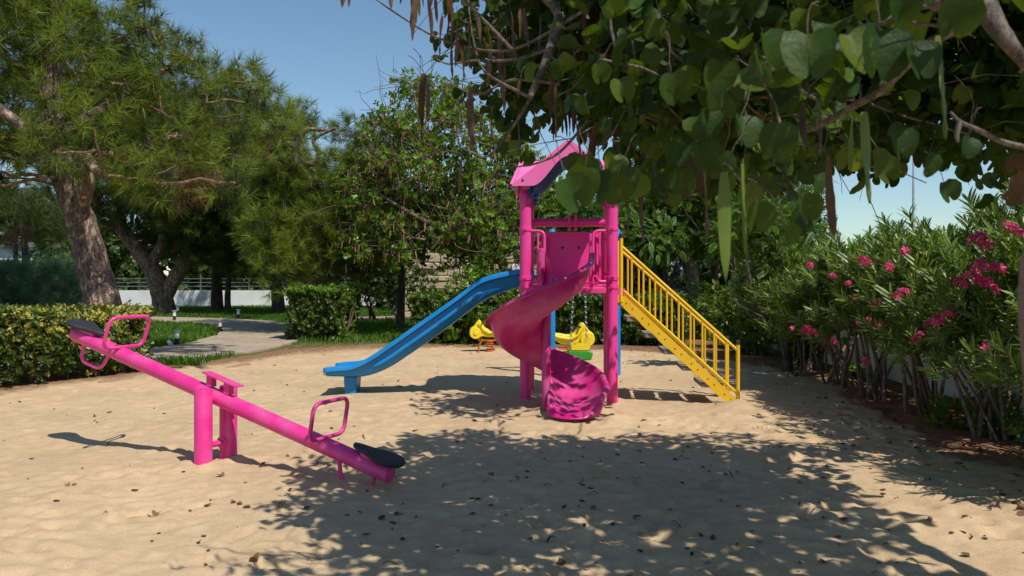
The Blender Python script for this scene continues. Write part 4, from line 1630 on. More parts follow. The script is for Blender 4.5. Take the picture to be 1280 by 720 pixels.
def feathery():
    # small multi stemmed tree standing in the sand's right corner
    b = G(985, 466)
    d = b.y
    j = P(981, 425, d)
    A = [b + Vector((0, 0, -.1)), P(984, 445, d), j]
    Bs = [([j, P(962, 405, d), P(944, 372, d - .1), P(936, 340, d - .1), P(930, 300, d)], .032, .012), ([P(962, 405, d), P(950, 370, d + .2), P(938, 320, d + .2), P(924, 290, d + .3)], .024, .01),
          ([P(956, 398, d), P(930, 385, d - .2), P(912, 372, d - .3)], .02, .008), ([j, P(976, 390, d), P(978, 350, d), P(975, 300, d)], .035, .012), ([j, P(986, 400, d + .1), P(978, 370, d + .1), P(985, 330, d + .2)], .03, .012)]
    cl = [(P(px, py, d + dz), r) for px, py, dz, r in ((962, 300, 0, .28), (985, 308, .1, .28), (975, 335, -.1, .26), (990, 345, 0, .22), (955, 330, .2, .22), (940, 292, .2, .25), (918, 285, .2, .25),
                                                       (1005, 320, .2, .22), (968, 272, .1, .28), (990, 282, .2, .25), (930, 262, 0, .28), (905, 300, 0, .2), (1010, 292, .2, .18), (975, 362, 0, .16))]
    tree('mimosa_tree', 'small feathery tree with several thin leaning stems at the sand corner', 'tree', [(A, .075, .055)] + Bs, cl, M['feather'], FROND, 700, (.17, .27), barkmat=M['dark_bark'], limb_r=.02, up=.15, out=1.0, seed=6, inner=.1)
    # larger feathery trees behind the stairs
    specs = [(868, 19.0, .21, 880, 'feathery tree with a thick leaning trunk behind the middle of the yellow stairs', [(740, 230), (790, 175), (850, 150), (900, 165), (940, 215)], [(740, 330), (790, 320), (850, 320), (900, 320), (940, 300)], 740, 945, 41),
             (893, 20.5, .13, 905, 'slimmer feathery tree right behind the stairs, trunk between its two neighbours', [(860, 190), (900, 140), (960, 150), (1000, 195), (1015, 240)], [(860, 310), (900, 320), (960, 300), (1015, 285)], 860, 1020, 42),
             (917, 18.5, .12, 925, 'feathery tree with pale peeling trunk nearest the sand corner', [(880, 230), (930, 180), (990, 180), (1018, 230)], [(880, 320), (930, 320), (990, 300), (1018, 300)], 880, 1022, 43)]
    for px, d, w, tx, lab, top, bot, x0, x1, sd_ in specs:
        lean = -14 if px == 868 else 2
        A = [P(px, 430, d), P(px, 385, d), P(px + lean * .3, 340, d), P(px + lean, 300, d), P(tx, 220, d)]
        A[0].z = 0
        cl = fill_region(top, bot, x0, x1, 28, d - 1.6, d + 1.4, sd_, (.38, .58), .45)
        tree('mimosa_tree', lab, 'tree', [(A, w, w * .4)], cl, M['feather'], FROND, 420, (.19, .31), 'feathery trees behind the stairs', barkmat=M['stem'] if px != 893 else M['dark_bark'], limb_r=.045, up=.1, out=1.0, seed=sd_, inner=.15)
    # leaning dark trunk left of the thick one
    d = 19.8
    A = [P(862, 418, d), P(846, 370, d), P(830, 345, d), P(818, 305, d), P(812, 250, d)]
    A[0].z = 0
    cl = fill_region([(740, 230), (800, 190), (860, 215)], [(740, 345), (800, 335), (860, 320)], 745, 860, 26, d - 1.5, d + 1.5, 44, (.38, .55), .4)
    tree('mimosa_tree', 'dark feathery tree leaning left behind the upper stairs', 'tree', [(A, .14, .05)], cl, M['feather'], FROND, 400, (.19, .30), 'feathery trees behind the stairs', limb_r=.045, up=.1, out=1.0, seed=44, inner=.15)


feathery()


def dark_backdrop():
    specs = [(-60, 40, 250), (20, 42, 235), (95, 40, 240), (165, 41, 225), (240, 42, 230), (310, 40, 225), (380, 41, 220), (450, 40, 235), (520, 38, 235), (590, 36, 240), (650, 34, 225), (715, 33, 230), (770, 30, 235), (830, 29, 215), (885, 30, 210), (940, 28, 225), (985, 26, 235), (1030, 24, 300)]
    for i, (px, d, ty) in enumerate(specs):
        w = 62
        bb = 372 if d > 34 else 392
        left = px < 200
        A = [P(px, 385, d), P(px + 4, 345, d), P(px, 300, d), P(px, ty + 15, d)]
        A[0].z = 0
        top = [(px - w, ty + 45), (px - w * .5, ty + 12), (px, ty), (px + w * .5, ty + 12), (px + w, ty + 45)]
        bot = [(px - w, bb - 6), (px, bb), (px + w, bb - 6)]
        s = 30 * (d / 40) ** .3
        cl = fill_region(top, bot, px - w, px + w, s, d - 1.5, d + 1.5, 100 + i, (.65 * d / 36, .95 * d / 36), .4)
        n = ['first', 'second']
        where = ('beyond the white garden wall' if d > 34 else 'in the shade behind the play tower' if px < 800 else 'in the shade behind the feathery trees')
        tree('evergreen_tree', 'dense dark evergreen tree standing ' + where, 'tree', [(A, .18, .08)], cl, M['dark_leaf'], SPRIG_ROUND, 62 * (40 / d) ** 1.6, (.30 * d / 40, .50 * d / 40), 'dark evergreens ' + where, limb_r=.06, every=3, seed=i, inner=.2)


dark_backdrop()


# ------------------------------------------------------------------ clipped hedges and shrubs
def hedge(name, label, cat, line, width, height, mats, tm, per, size, parts, seed=0, z0=.06, leggy=0.0, bulge=.06, twigs=60, ends=True):
    """Clipped hedge along a line: leaves on a bulging skin and sparser within; stems below."""
    rs = np.random.default_rng(seed)
    pts = [Vector((*p, 0)) for p in line]
    t = thing(name, label, cat, (pts[0].x, pts[0].y, 0))
    seglen = [(b - a).length for a, b in zip(pts[:-1], pts[1:])]
    tot = sum(seglen)
    area = tot * (2 * height + width) + 2 * width * height
    n = int(area * per)
    u = rs.random(n) * tot
    face = rs.random(n)
    a_top = width / (2 * height + width)
    s = np.where(face < a_top, rs.uniform(-1, 1, n), np.where(face < a_top + (1 - a_top) / 2, -1.0, 1.0))
    zz = np.where(face < a_top, 1.0, rs.random(n) ** (.8 - .35 * leggy))
    depth = rs.random(n) ** 2.2 * .30
    if ends:
        ne = int(n * 2 * width * height / area * 1.1)
        for k in range(ne):
            i = rs.integers(0, n)
            u[i] = 0 if rs.random() < .5 else tot
            s[i] = rs.uniform(-1, 1)
            zz[i] = rs.random() ** .8
    cum = np.concatenate([[0], np.cumsum(seglen)])
    k = np.clip(np.searchsorted(cum, u, side='right') - 1, 0, len(seglen) - 1)
    f = (u - cum[k]) / np.array(seglen)[k]
    A = np.array([p[:] for p in pts])
    base = A[k] * (1 - f)[:, None] + A[k + 1] * f[:, None]
    dirs = nrm(A[k + 1] - A[k])
    side = np.stack([-dirs[:, 1], dirs[:, 0], 0 * dirs[:, 0]], -1)
    bul = bulge * (wave_noise(base[:, 0] * 1 + s * .5, base[:, 1] + zz * 1.3, [(3.5, 1, 5), (9, .6, 5)], seed + 50))
    half = width / 2 * (1 - depth * 1.4) + bul
    narrow = 1 - .25 * np.clip(.35 - zz, 0, 1) / .35
    z = z0 + (height - z0) * zz - np.where(zz > .98, depth * .6, 0) + bul * .7 * zz
    pos = base + side * (s * half * narrow)[:, None] + np.stack([0 * z, 0 * z, z], -1)
    pos += rs.normal(size=(n, 3)) * .02
    onend = (u == 0) | (u == tot)
    pos += dirs * (np.where(u == 0, -1, np.where(u == tot, 1, 0)) * (bul - depth * .2))[:, None]
    o = side * s[:, None] + np.array([0, 0, 1]) * (zz > .9)[:, None] + dirs * np.where(u == 0, -1, np.where(u == tot, 1, 0))[:, None] * 1.0
    ax = nrm(o + np.array([0, 0, .5]) + rs.normal(size=(n, 3)) * .6)
    sz = rs.uniform(*size, n)
    sel = parts(base, s, zz, rs) if parts else np.zeros(n, int)
    for i, (pn, m) in enumerate(mats):
        q = sel == i
        if q.any():
            inst(pn, tm, ax[q], o[q] + rs.normal(size=(q.sum(), 3)) * .5, sz[q], pos[q], m, t)
    mb = MB()
    rr = random.Random(seed)
    for i in range(twigs):
        uu = rr.random() * tot
        kk = min(int(np.searchsorted(cum, uu, side='right')) - 1, len(seglen) - 1)
        ff = (uu - cum[kk]) / seglen[kk]
        b = pts[kk].lerp(pts[kk + 1], ff)
        sd_ = Vector((-(pts[kk + 1] - pts[kk]).normalized().y, (pts[kk + 1] - pts[kk]).normalized().x, 0))
        b = b + sd_ * rr.uniform(-.38, .38) * width
        e = b + Vector((rr.gauss(0, .16), rr.gauss(0, .16), height * rr.uniform(.6, .97)))
        mb.tube(wiggle(b + Vector((0, 0, -.03)), e, 5, .15, 0, rr), taper(6, .017, .005), 5, caps=False)
    mb.build('stems', M['twig'], t, smooth=60)
    return t


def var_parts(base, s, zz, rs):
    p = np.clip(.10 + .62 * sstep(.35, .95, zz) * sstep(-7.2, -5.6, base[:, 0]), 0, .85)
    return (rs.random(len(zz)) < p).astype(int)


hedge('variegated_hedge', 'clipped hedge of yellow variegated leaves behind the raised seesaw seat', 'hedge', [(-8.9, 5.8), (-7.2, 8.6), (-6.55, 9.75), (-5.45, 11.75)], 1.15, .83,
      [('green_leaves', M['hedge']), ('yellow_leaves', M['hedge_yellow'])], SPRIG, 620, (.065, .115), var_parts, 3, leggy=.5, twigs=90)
hedge('box_hedge', 'square clipped green hedge with bare stems low down, beside the path bend', 'hedge', [(-4.40, 17.5), (-3.42, 17.35)], 1.25, 1.0,
      [('green_leaves', M['hedge']), ('bright_leaves', M['fresh'])], SPRIG, 560, (.08, .14), lambda b, s, z, rs: (rs.random(len(z)) < (.25 + .6 * (z > .97))).astype(int), 5, leggy=.9, twigs=80)
hedge('back_hedge', 'long clipped dark green hedge along the far side of the sand', 'hedge', [(-1.9, 17.0), (-.3, 16.9), (1.2, 16.6), (3.2, 16.2)], 1.1, .90,
      [('green_leaves', M['hedge']), ('bright_leaves', M['fresh'])], SPRIG, 420, (.085, .15), lambda b, s, z, rs: (rs.random(len(z)) < .14).astype(int), 7, leggy=.3, twigs=110)


def shrub(name, label, cat, base, clumps, mat, tm, per, size, stems=6, group=None, stem_mat=None, up=.5, out=.8, r=.014, flat=.9, inner=.25):
    base = Vector(base)
    t = thing(name, label, cat, (base.x, base.y, 0), group)
    rr = random.Random(int(base.x * 100))
    cs = [c for c, _ in clumps]
    for i in range(stems):
        c = cs[(i * 7) % len(cs)]
        b = base + Vector((rr.uniform(-.12, .12), rr.uniform(-.12, .12), -.04))
        MB().tube(wiggle(b, c, 6, .08, 0, rr), taper(7, r, r * .35), 6, caps=False).build('stem', stem_mat or M['twig'], t, smooth=60)
    pos, o = clump_points(clumps, per, flat, inner)
    n = len(pos)
    ax = nrm(o * out + np.array([0, 0, up]) + rng.normal(size=(n, 3)) * .4)
    nr = np.tile(np.array([0, 0, 1.0]), (n, 1)) + rng.normal(size=(n, 3)) * .5 + o * .5
    inst('foliage', tm, ax, nr, rng.uniform(*size, n), pos, mat, t)
    return t


def shrubs():
    # bright bush under the blue slide
    cl = [(P(px, py, d), r) for px, py, d, r in ((585, 360, 16.6, .38), (605, 345, 16.8, .34), (630, 362, 16.6, .36), (560, 385, 16.5, .34), (600, 385, 16.3, .38), (640, 385, 16.3, .36), (575, 412, 16.3, .34), (615, 412, 16.2, .36),
                                                     (650, 410, 16.3, .34), (655, 365, 16.8, .34), (545, 410, 16.4, .26))]
    shrub('green_bush', 'loose bright green bush under the blue slide in front of the stone wall', 'bush', (-.55, 16.5, 0), cl, M['fresh'], SPRIG, 520, (.10, .17), 8)
    # little dark topiary trees before the stone wall
    for px, d, lab in ((468, 24.5, 'little dark topiary tree on thin stems, nearer the box hedge'), (496, 23.5, 'little dark topiary tree just left of the stone wall'), (524, 25.5, 'thin leafy shrub against the stone wall')):
        b = P(px, 345, d)
        b.z = 0
        cl = [(P(px + dx, py, d + random.uniform(-.3, .3)), r) for dx, py, r in ((-16, 352, .42), (8, 345, .45), (20, 358, .4), (-8, 332, .4), (12, 328, .38), (-22, 340, .35), (0, 362, .34))]
        if px == 524:
            cl = [(P(px + dx, py, d), r) for dx, py, r in ((-6, 350, .26), (10, 340, .28), (4, 365, .22), (14, 358, .22), (-10, 335, .25))]
        shrub('topiary_tree', lab, 'small tree', b, cl, M['dark_leaf'] if px != 524 else M['hedge'], SPRIG_ROUND, 150, (.14, .22), 3, 'little trees before the stone wall', M['dark_bark'], r=.045 if px != 524 else .03)
    # blue-green juniper at the far left
    cl = [(P(px, py, 15 + random.uniform(-.8, .8)), r) for px, py, r in [(random.uniform(-120, 92), random.uniform(345, 385), random.uniform(.35, .5)) for _ in range(34)]]
    cl += [(P(px, 348 + abs(px - 30) * .1, 14.8), .35) for px in range(-60, 95, 22)]
    shrub('juniper_shrub', 'spreading blue green juniper behind the hedge left of the big pine', 'shrub', (-9.0, 15, 0), cl, M['juniper'], TUFTS[2], 330, (.20, .30), 6, up=.2)
    cl = [(P(px, py, 20), r) for px, py, r in ((45, 330, .45), (70, 325, .4), (85, 332, .4), (60, 340, .45), (100, 340, .4))]
    shrub('green_bush', 'pale green bush between the juniper and the big pine trunk', 'bush', (-10.9, 20, 0), cl, M['fresh'], SPRIG_ROUND, 150, (.16, .24), 5)
    for px, d, lab in ((478, 33.5, 'dark shrub added in place of shade on the white wall, seen right of the box hedge'), (512, 32, 'dark shrub added in place of shade at the left end of the stone wall, far behind the blue slide'), (395, 33.5, 'dark shrub added in place of shade on the white wall, hidden low behind the box hedge')):  # added shrubs that darken the sunlit wall, standing in for shade
        b = P(px, 345, d)
        b.z = 0
        cl = [(P(px + random.uniform(-24, 24), random.uniform(352, 380), d + random.uniform(-.4, .4)), random.uniform(.38, .55)) for _ in range(12)]
        shrub('wall_shade_shrub', lab, 'shrub', b, cl, M['dark_leaf'], SPRIG_ROUND, 90, (.2, .32), 5, stem_mat=M['dark_bark'], r=.03)
    # undergrowth right of the stairs
    for i, (px, py, d, r, lab) in enumerate(((925, 405, 15.5, .45, 'low shade shrub behind the foot of the yellow stairs'), (955, 420, 14.2, .34, 'low shade shrub left of the small feathery tree'), (1010, 418, 13.2, .40, 'leafy green shrub between the small feathery tree and oleanders'),
                                              (880, 405, 17.5, .38, 'low shade shrub seen through the stair balusters'))):
        b = P(px, 345, d)
        b.z = 0
        cl = [(P(px + random.uniform(-24, 24), py + random.uniform(-34, 22), d + random.uniform(-.3, .3)), r * random.uniform(.55, .8)) for _ in range(10)]
        shrub('shade_shrub', lab, 'shrub', b, cl, M['broad'] if i != 2 else M['fresh'], SPRIG, 260, (.13, .22), 6)


shrubs()


# ------------------------------------------------------------------ oleanders
FLOWER_ME = None


def flower_cluster(parent, p, first=[None]):
    if first[0] is None:
        n = 16
        d = nrm(randdir(n) + np.array([0, 0, .5]))
        pos = d * .055 * rng.uniform(.6, 1.1, (n, 1))
        first[0] = inst('flower_cluster', STAR, d, randdir(n), rng.uniform(.028, .042, n), pos, M['petal'], parent, world=False)
        o = first[0]
    else:
        o = first[0].copy()
        COL.objects.link(o)
        o.parent = parent
    o.location = Vector(p) - parent.location
    s = random.uniform(.5, .95)
    o.scale = (s, s * random.uniform(.8, 1.1), s * random.uniform(.75, 1.0))
    o.rotation_euler = (random.uniform(-.5, .5), random.uniform(-.5, .5), random.uniform(0, 6))


FL = [(1215, 345), (1232, 352), (1245, 338), (1226, 333), (1262, 284), (1186, 393), (1240, 440), (1252, 447), (1236, 432), (1130, 366), (1122, 372), (1078, 325), (1084, 330), (1060, 355), (1085, 400), (1075, 404), (1100, 408),
      (1082, 452), (1042, 428), (1008, 412), (1016, 416), (990, 411), (1165, 406), (1172, 402), (1222, 300), (1232, 306), (1070, 372), (1040, 345), (1112, 335), (1130, 315), (1270, 290), (1095, 380), (1012, 332), (1150, 418), (1200, 355)]


def oleanders():
    specs = [(4.10, 4.9, 1.66, .80), (4.20, 6.15, 1.84, .92), (4.18, 7.25, 1.82, .88), (4.15, 8.35, 1.74, .86), (4.18, 9.5, 1.70, .85), (4.22, 10.7, 1.66, .85), (4.40, 12.0, 1.66, .85), (4.6, 13.4, 1.74, .9)]
    labs = ['oleander nearest the camera, low at the right edge of the sand', 'tall oleander with the big pink flower head, second along the white wall', 'oleander with long leaning bare stems before the white wall, third along it',
            'oleander in the middle of the row with round pink flower heads', 'oleander with many pale stems past the middle of the row', 'oleander two short of the small feathery tree', 'oleander beside the small feathery tree',
            'farthest oleander, deep behind the small feathery tree']
    bushes = []
    for i, ((x, y, h, r), lab) in enumerate(zip(specs, labs)):
        rs = random.Random(50 + i)
        t = thing('oleander_bush', lab, 'oleander', (x, y, 0), 'oleanders along the white wall')
        tips = []
        cl = []
        for k in range(13):
            a = rs.uniform(0, 2 * PI)
            q = rs.uniform(.25, 1.0)
            b = Vector((x + rs.uniform(-.16, .16) - .22, y + rs.uniform(-.25, .25) - .42, -.03))
            e = Vector((x - .12 + math.cos(a) * r * q * .85, y + math.sin(a) * r * q * .85, h * (1 - .38 * q * q) * rs.uniform(.82, .98)))
            pts = wiggle(b, e, 7, .05, 0, rs)
            for j, p in enumerate(pts):
                w = math.sin(PI * j / 7)
                p.z += .10 * w
            MB().tube(pts, taper(8, rs.uniform(.013, .024), .006), 7, caps=False).build('stem', M['stem'], t, smooth=60)
            tips.append(pts)
            cl.append((e, rs.uniform(.25, .36)))
            cl.append((pts[5], rs.uniform(.2, .32)))
        for k in range(16):
            a = rs.uniform(0, 2 * PI)
            q = rs.uniform(.2, 1.0)
            cl.append((Vector((x - .12 + math.cos(a) * r * q, y + math.sin(a) * r * q, h * (1 - .5 * q * q) * rs.uniform(.48, .95))), rs.uniform(.24, .34)))
        pos, o = clump_points(cl, 175, .95, .1)
        keep = (pos[:, 2] > .52 + .16 * rng.random(len(pos))) & (pos[:, 2] < h + .05 + .06 * rng.random(len(pos)))
        pos, o = pos[keep], o[keep]
        n = len(pos)
        c = np.array([x - .1, y, h * .45])
        rad = nrm(pos - c)
        ax = nrm(rad * .7 + o * .3 + np.array([0, 0, .75]) + rng.normal(size=(n, 3)) * .28)
        inst('foliage', OLEA, ax, randdir(n), rng.uniform(.16, .27, n), pos, M['oleander'], t)
        bushes.append(t)
    for px, py in FL:
        xf = 3.10 + .08 * math.sin(px)
        d = xf * F / max(60, px - 640)
        if d > 12.6:
            d = 12.0
        p = P(px, py, d)
        t = min(bushes, key=lambda q: abs(q.location.y - p.y))
        p.z = min(p.z, 1.98)
        flower_cluster(t, p)
        if random.random() < .18:
            flower_cluster(t, p + Vector((random.uniform(-.05, .05), random.uniform(-.05, .05), -.04)))
    # weeds sprouting at the feet of the row
    for i, (px, py, r, lab) in enumerate(((1192, 540, .15, 'upright green weed at the foot of the white wall'), (1262, 552, .20, 'low leafy weed at the right edge under the oleanders'), (1232, 520, .16, 'weed sprouting beneath the big flowered oleander'), (1068, 478, .14, 'weed among the pale stems in mid row'))):
        g = G(px, py)
        cl = [(g + Vector((random.uniform(-r, r), random.uniform(-r, r), random.uniform(.05, 1.2 * r))), r * .6) for _ in range(6)]
        shrub('weed', lab, 'weed', g, cl, M['fresh'], SPRIG, 900, (.08, .13), 4, r=.005)
    for px, py in ((745, 607), (725, 470)):
        pass


oleanders()
# ------------------------------------------------------------------ the near orchid tree overhead
def near_tree():
    base = Vector((3.35, 1.9, 0))
    t = thing('orchid_tree', 'near orchid tree whose two lobed leaves and brown pods overhang from above', 'tree', base)
    top = Vector((2.9, 2.5, 1.75))
    lines = [([base + Vector((0, 0, -.1)), base + Vector((-.05, .1, .7)), Vector((3.15, 2.2, 1.3)), top], .11, .085),
             ([top, Vector((2.5, 3.1, 2.25)), Vector((1.9, 3.8, 2.75)), Vector((1.3, 4.4, 3.05)), Vector((.6, 4.6, 3.2))], .07, .02),
             ([top, Vector((2.6, 2.2, 2.4)), Vector((2.0, 2.0, 2.85)), Vector((1.2, 2.2, 3.1)), Vector((.5, 2.6, 3.2))], .06, .02),
             ([top, Vector((3.0, 3.3, 2.3)), Vector((2.9, 4.3, 2.7)), Vector((2.4, 5.2, 3.0))], .06, .02),
             ([Vector((1.9, 3.8, 2.75)), P(713, -40, 3.3), P(700, 20, 3.15), P(683, 75, 3.05), P(662, 122, 3.0)], .035, .010),
             ([Vector((2.0, 2.0, 2.85)), P(1225, -60, 1.45), P(1236, 12, 1.4), P(1262, 55, 1.36), P(1300, 100, 1.4)], .03, .007)]
    tb, tl = MB(), []
    for pts, r0, r1 in lines:
        ln = trunk_line(pts)
        tl.append(ln)
        tb.tube(ln, bumpy(taper(len(ln), r0, r1), .05, len(ln)), 12)
    tb.build('trunk', M['grey_bark'], t, smooth=60)
    rs = np.random.default_rng(77)

    L1 = fill_region([(590, -160), (900, -160)], [(590, 60), (612, 150), (650, 165), (690, 175), (715, 165), (745, 200), (800, 225), (860, 235), (900, 235)], 596, 890, 34, 3.2, 4.6, 31, (.15, .24), .45)
    L2 = fill_region([(730, -160), (1010, -160)], [(730, 60), (760, 175), (800, 215), (850, 225), (900, 235), (960, 215), (1010, 225)], 740, 1005, 46, 2.3, 3.4, 32, (.15, .22), .45)
    L3 = fill_region([(880, -200), (1280, -200)], [(880, 190), (950, 225), (1010, 205), (1060, 120), (1120, 110), (1160, 90), (1280, 40)], 890, 1240, 74, 1.55, 2.2, 33, (.10, .15), .4)
    L4 = fill_region([(850, -200), (1380, -200)], [(850, 225), (940, 228), (1000, 216), (1040, 222), (1090, 212), (1120, 210), (1165, 236), (1210, 222), (1250, 205), (1300, 190), (1380, 180)], 850, 1380, 36, 3.4, 5.2, 34, (.20, .30), .42)
    L5 = []
    SHADE = np.array([(420, 575), (480, 545), (660, 520), (960, 555), (1080, 620), (1180, 700), (1290, 900), (380, 900), (440, 690), (395, 640), (400, 605)], float)
    for _ in range(700):
        x, y, z = rs.uniform(-.9, 3.6), rs.uniform(2.0, 6.0), rs.uniform(2.55, 3.75)
        # overhead crown: keep it out of the open sky at the upper left of the view
        px, py = 640 + x / y * F, HY - (z - H) / y * F
        if py > -40 and px < 640:
            continue
        q = ((x - 1.5) / 2.5) ** 2 + ((y - 3.9) / 2.2) ** 2 + ((z - 3.0) / 1.0) ** 2
        if q > 1.25:
            continue
        gx_, gy_ = x - .45 * z, y + .55 * z
        sx, sy = 640 + gx_ / gy_ * F, HY + H / gy_ * F
        if poly_dist(np.array([sx]), np.array([sy]), SHADE)[0] > -14 or (sx < 860 and rs.random() < .62):
            continue
        L5.append((Vector((x, y, z)), rs.uniform(.22, .36)))
    L6 = fill_region([(715, -20), (920, -20)], [(715, 120), (800, 205), (920, 210)], 735, 905, 28, 6.5, 7.8, 36, (.26, .36), .4)
    def shades_chute(c):
        k = c.z - .2
        return -.05 < c.x - .45 * k < 1.3 and 7.05 < c.y + .55 * k < 8.6
    L6 = [q for i, q in enumerate(L6) if not shades_chute(q[0]) or i % 8 == 0]
    L5 = [q for q in L5 if not shades_chute(q[0])]
    L4 = [q for i, q in enumerate(L4) if not shades_chute(q[0]) or i % 3 == 0]
    L1 = [q for i, q in enumerate(L1) if not shades_chute(q[0]) or i % 3 == 0]
    L7 = []  # unseen clumps overhead, added to shade the near leaves
    for _ in range(26):
        x, y, z = rs.uniform(.3, 3.6), rs.uniform(-1.0, 2.3), rs.uniform(2.7, 4.2)
        if math.hypot(x, y) > .5:
            L7.append((Vector((x, y, z)), rs.uniform(.25, .38)))
    groups = [(L1, 760, (.050, .076)), (L2, 800, (.050, .072)), (L3, 560, (.056, .076)), (L4, 640, (.064, .094)), (L7, 300, (.07, .10)), (L5, 150, (.08, .115)), (L6, 350, (.07, .10))]
    mb = MB()
    limbs(mb, tl, L1 + L2 + L4 + L5 + L6 + L7, .022, .0035, .10, 1, 3, 0)
    limbs(mb, tl[5:], L3, .010, .003, .12, 1, 4, 0)
    rr = random.Random(5)
    for c, r in L1 + L2 + L4:
        for k in range(3):
            e = Vector(c) + Vector((rr.gauss(0, 1), rr.gauss(0, 1), rr.gauss(-.2, .8))) * r
            mb.tube(wiggle(c, e, 4, .18, 0, rr), taper(5, .0035, .0014), 4, caps=False)
    # bare twigs that carry the pods out to the left
    tw = [((735, 10), (640, 62), (560, 52), (500, 20), (430, -30), 2.9), ((690, 60), (640, 75), (590, 76), (560, 80), (540, 70), 2.95), ((700, 105), (640, 100), (600, 118), (570, 108), (556, 96), 3.0),
          ((665, 120), (640, 160), (610, 195), (590, 190), (575, 185), 2.95), ((735, 150), (700, 190), (668, 205), (650, 208), (638, 210), 3.1), ((640, 62), (600, 20), (560, -20), (520, -60), (480, -90), 2.8),
          ((660, 120), (620, 100), (600, 80), (590, 40), (585, 0), 2.9)]
    for *pp, d in tw:
        mb.tube(trunk_line([P(x, y, d + .02 * i) for i, (x, y) in enumerate(pp)]), taper(21, .0065, .002), 6)
    for pp, d in (([(1292, 186), (1255, 178), (1222, 162), (1200, 152), (1188, 140)], 1.45), ([(1200, 152), (1196, 168), (1198, 178)], 1.45), ([(1245, 28), (1215, 26), (1180, 32), (1140, 28)], 1.42), ([(1002, 60), (1000, 110), (1024, 128), (1020, 160)], 1.9)):
        q = trunk_line([P(x, y, d) for x, y in pp])
        mb.tube(q, taper(len(q), .0055, .0022), 6)
    mb.build('twigs', M['grey_bark'], t, smooth=60)
    P_, A_, N_, S_ = [], [], [], []
    for cl, per, size in groups:
        pos, o = clump_points(cl, per * 1.0, .9, .05)
        n = len(pos)
        ax = nrm(o * .7 + np.array([0, 0, -.55]) + rng.normal(size=(n, 3)) * .45)
        nr = np.tile(np.array([0, 0, .35]), (n, 1)) + o * .7 + rng.normal(size=(n, 3)) * .45
        P_.append(pos); A_.append(ax); N_.append(nr); S_.append(rng.uniform(*size, n))
    pos, ax, nr, sz = map(np.concatenate, (P_, A_, N_, S_))
    d = np.linalg.norm(pos - np.array([0, 0, H]), axis=1)
    px, py = 640 + pos[:, 0] / np.maximum(pos[:, 1], .1) * F, HY - (pos[:, 2] - H) / np.maximum(pos[:, 1], .1) * F
    keep = (d > 1.25) & (pos[:, 1] > .8)
    inst('crown', BILOB, ax[keep], nr[keep], sz[keep], pos[keep], M['bauhinia'], t)
    # leaves that hang singly at the crown's lower edge
    single = [(708, 243, 1.75, 66), (732, 228, 1.8, 62), (752, 232, 1.85, 64), (772, 236, 1.9, 62), (742, 212, 2.1, 50), (786, 226, 2.0, 54), (768, 208, 2.2, 46), (800, 232, 2.1, 50), (725, 205, 2.3, 40), (1004, 262, 1.6, 52), (985, 292, 1.65, 44), (820, 236, 2.2, 44), (852, 226, 2.0, 50), (1030, 205, 1.8, 56), (905, 205, 1.8, 56), (1120, 180, 1.7, 56), (1090, 205, 1.75, 52), (955, 65, 1.5, 62), (1010, 72, 1.45, 78), (1060, 70, 1.5, 70), (1100, 68, 1.42, 82), (1140, 78, 1.4, 60), (900, 95, 1.8, 50), (925, 165, 1.6, 60), (880, 155, 1.7, 55),
              (975, 175, 1.5, 66), (1000, 280, 1.7, 48), (950, 270, 1.75, 55), (840, 110, 1.9, 50), (870, 50, 2.0, 50), (1200, 18, 1.35, 66), (1128, 6, 1.4, 50), (1065, 200, 1.8, 50), (1160, 205, 2.0, 46), (1100, 215, 2.1, 46), (1210, 185, 1.6, 40), (1180, 240, 2.3, 40), (930, 245, 2.0, 44)]
    pos, sz, ax, nr = [], [], [], []
    for x, y, dd, s in single:
        s = s * (.80 if y < 150 else .68)
        L = s * dd / F
        pos.append(P(x, y - s * .45, dd))
        sz.append(L)
        ax.append((rs.normal(0, .35), rs.normal(0, .25), -1))
        nr.append((rs.normal(.3, .4), -1, rs.uniform(-.2, .35)))
    inst('hanging_leaves', BILOB, ax, nr, sz, pos, M['bauhinia'], t)
    # pods: each one a part
    def pod_mesh(seed, green=False):
        r_ = random.Random(seed)
        m = MB()
        n = 10
        b1, b2 = r_.uniform(-.05, .05), r_.uniform(-.04, .04)
        rows = []
        for i in range(n + 1):
            s = i / n
            w = .062 * math.sin(PI * min(1, .08 + s * .95)) ** .45 * (1 if s < .9 else (1 - s) * 10 * .9 + .1)
            cx, cy = b1 * math.sin(3 * s), b2 * math.sin(2.4 * s) * s
            tw_ = s * r_.uniform(.6, 1.2)
            th = .016 * (1 + .4 * math.sin(s * 30))
            u, v = Vector((math.cos(tw_), math.sin(tw_), 0)), Vector((-math.sin(tw_), math.cos(tw_), 0))
            c = Vector((cx, cy, -s))
            rows.append([c - u * w, c + v * th, c + u * w, c - v * th, c - u * w])
        m.grid(rows)
        return m
    protos = []
    rp = np.random.default_rng(5)
    more = []
    while len(more) < 42:
        x, y = rp.uniform(600, 830), rp.uniform(-30, 165)
        if y < 60 + (x - 600) * .9:
            more.append((x, y, y + rp.uniform(38, 72), rp.uniform(2.9, 3.9)))
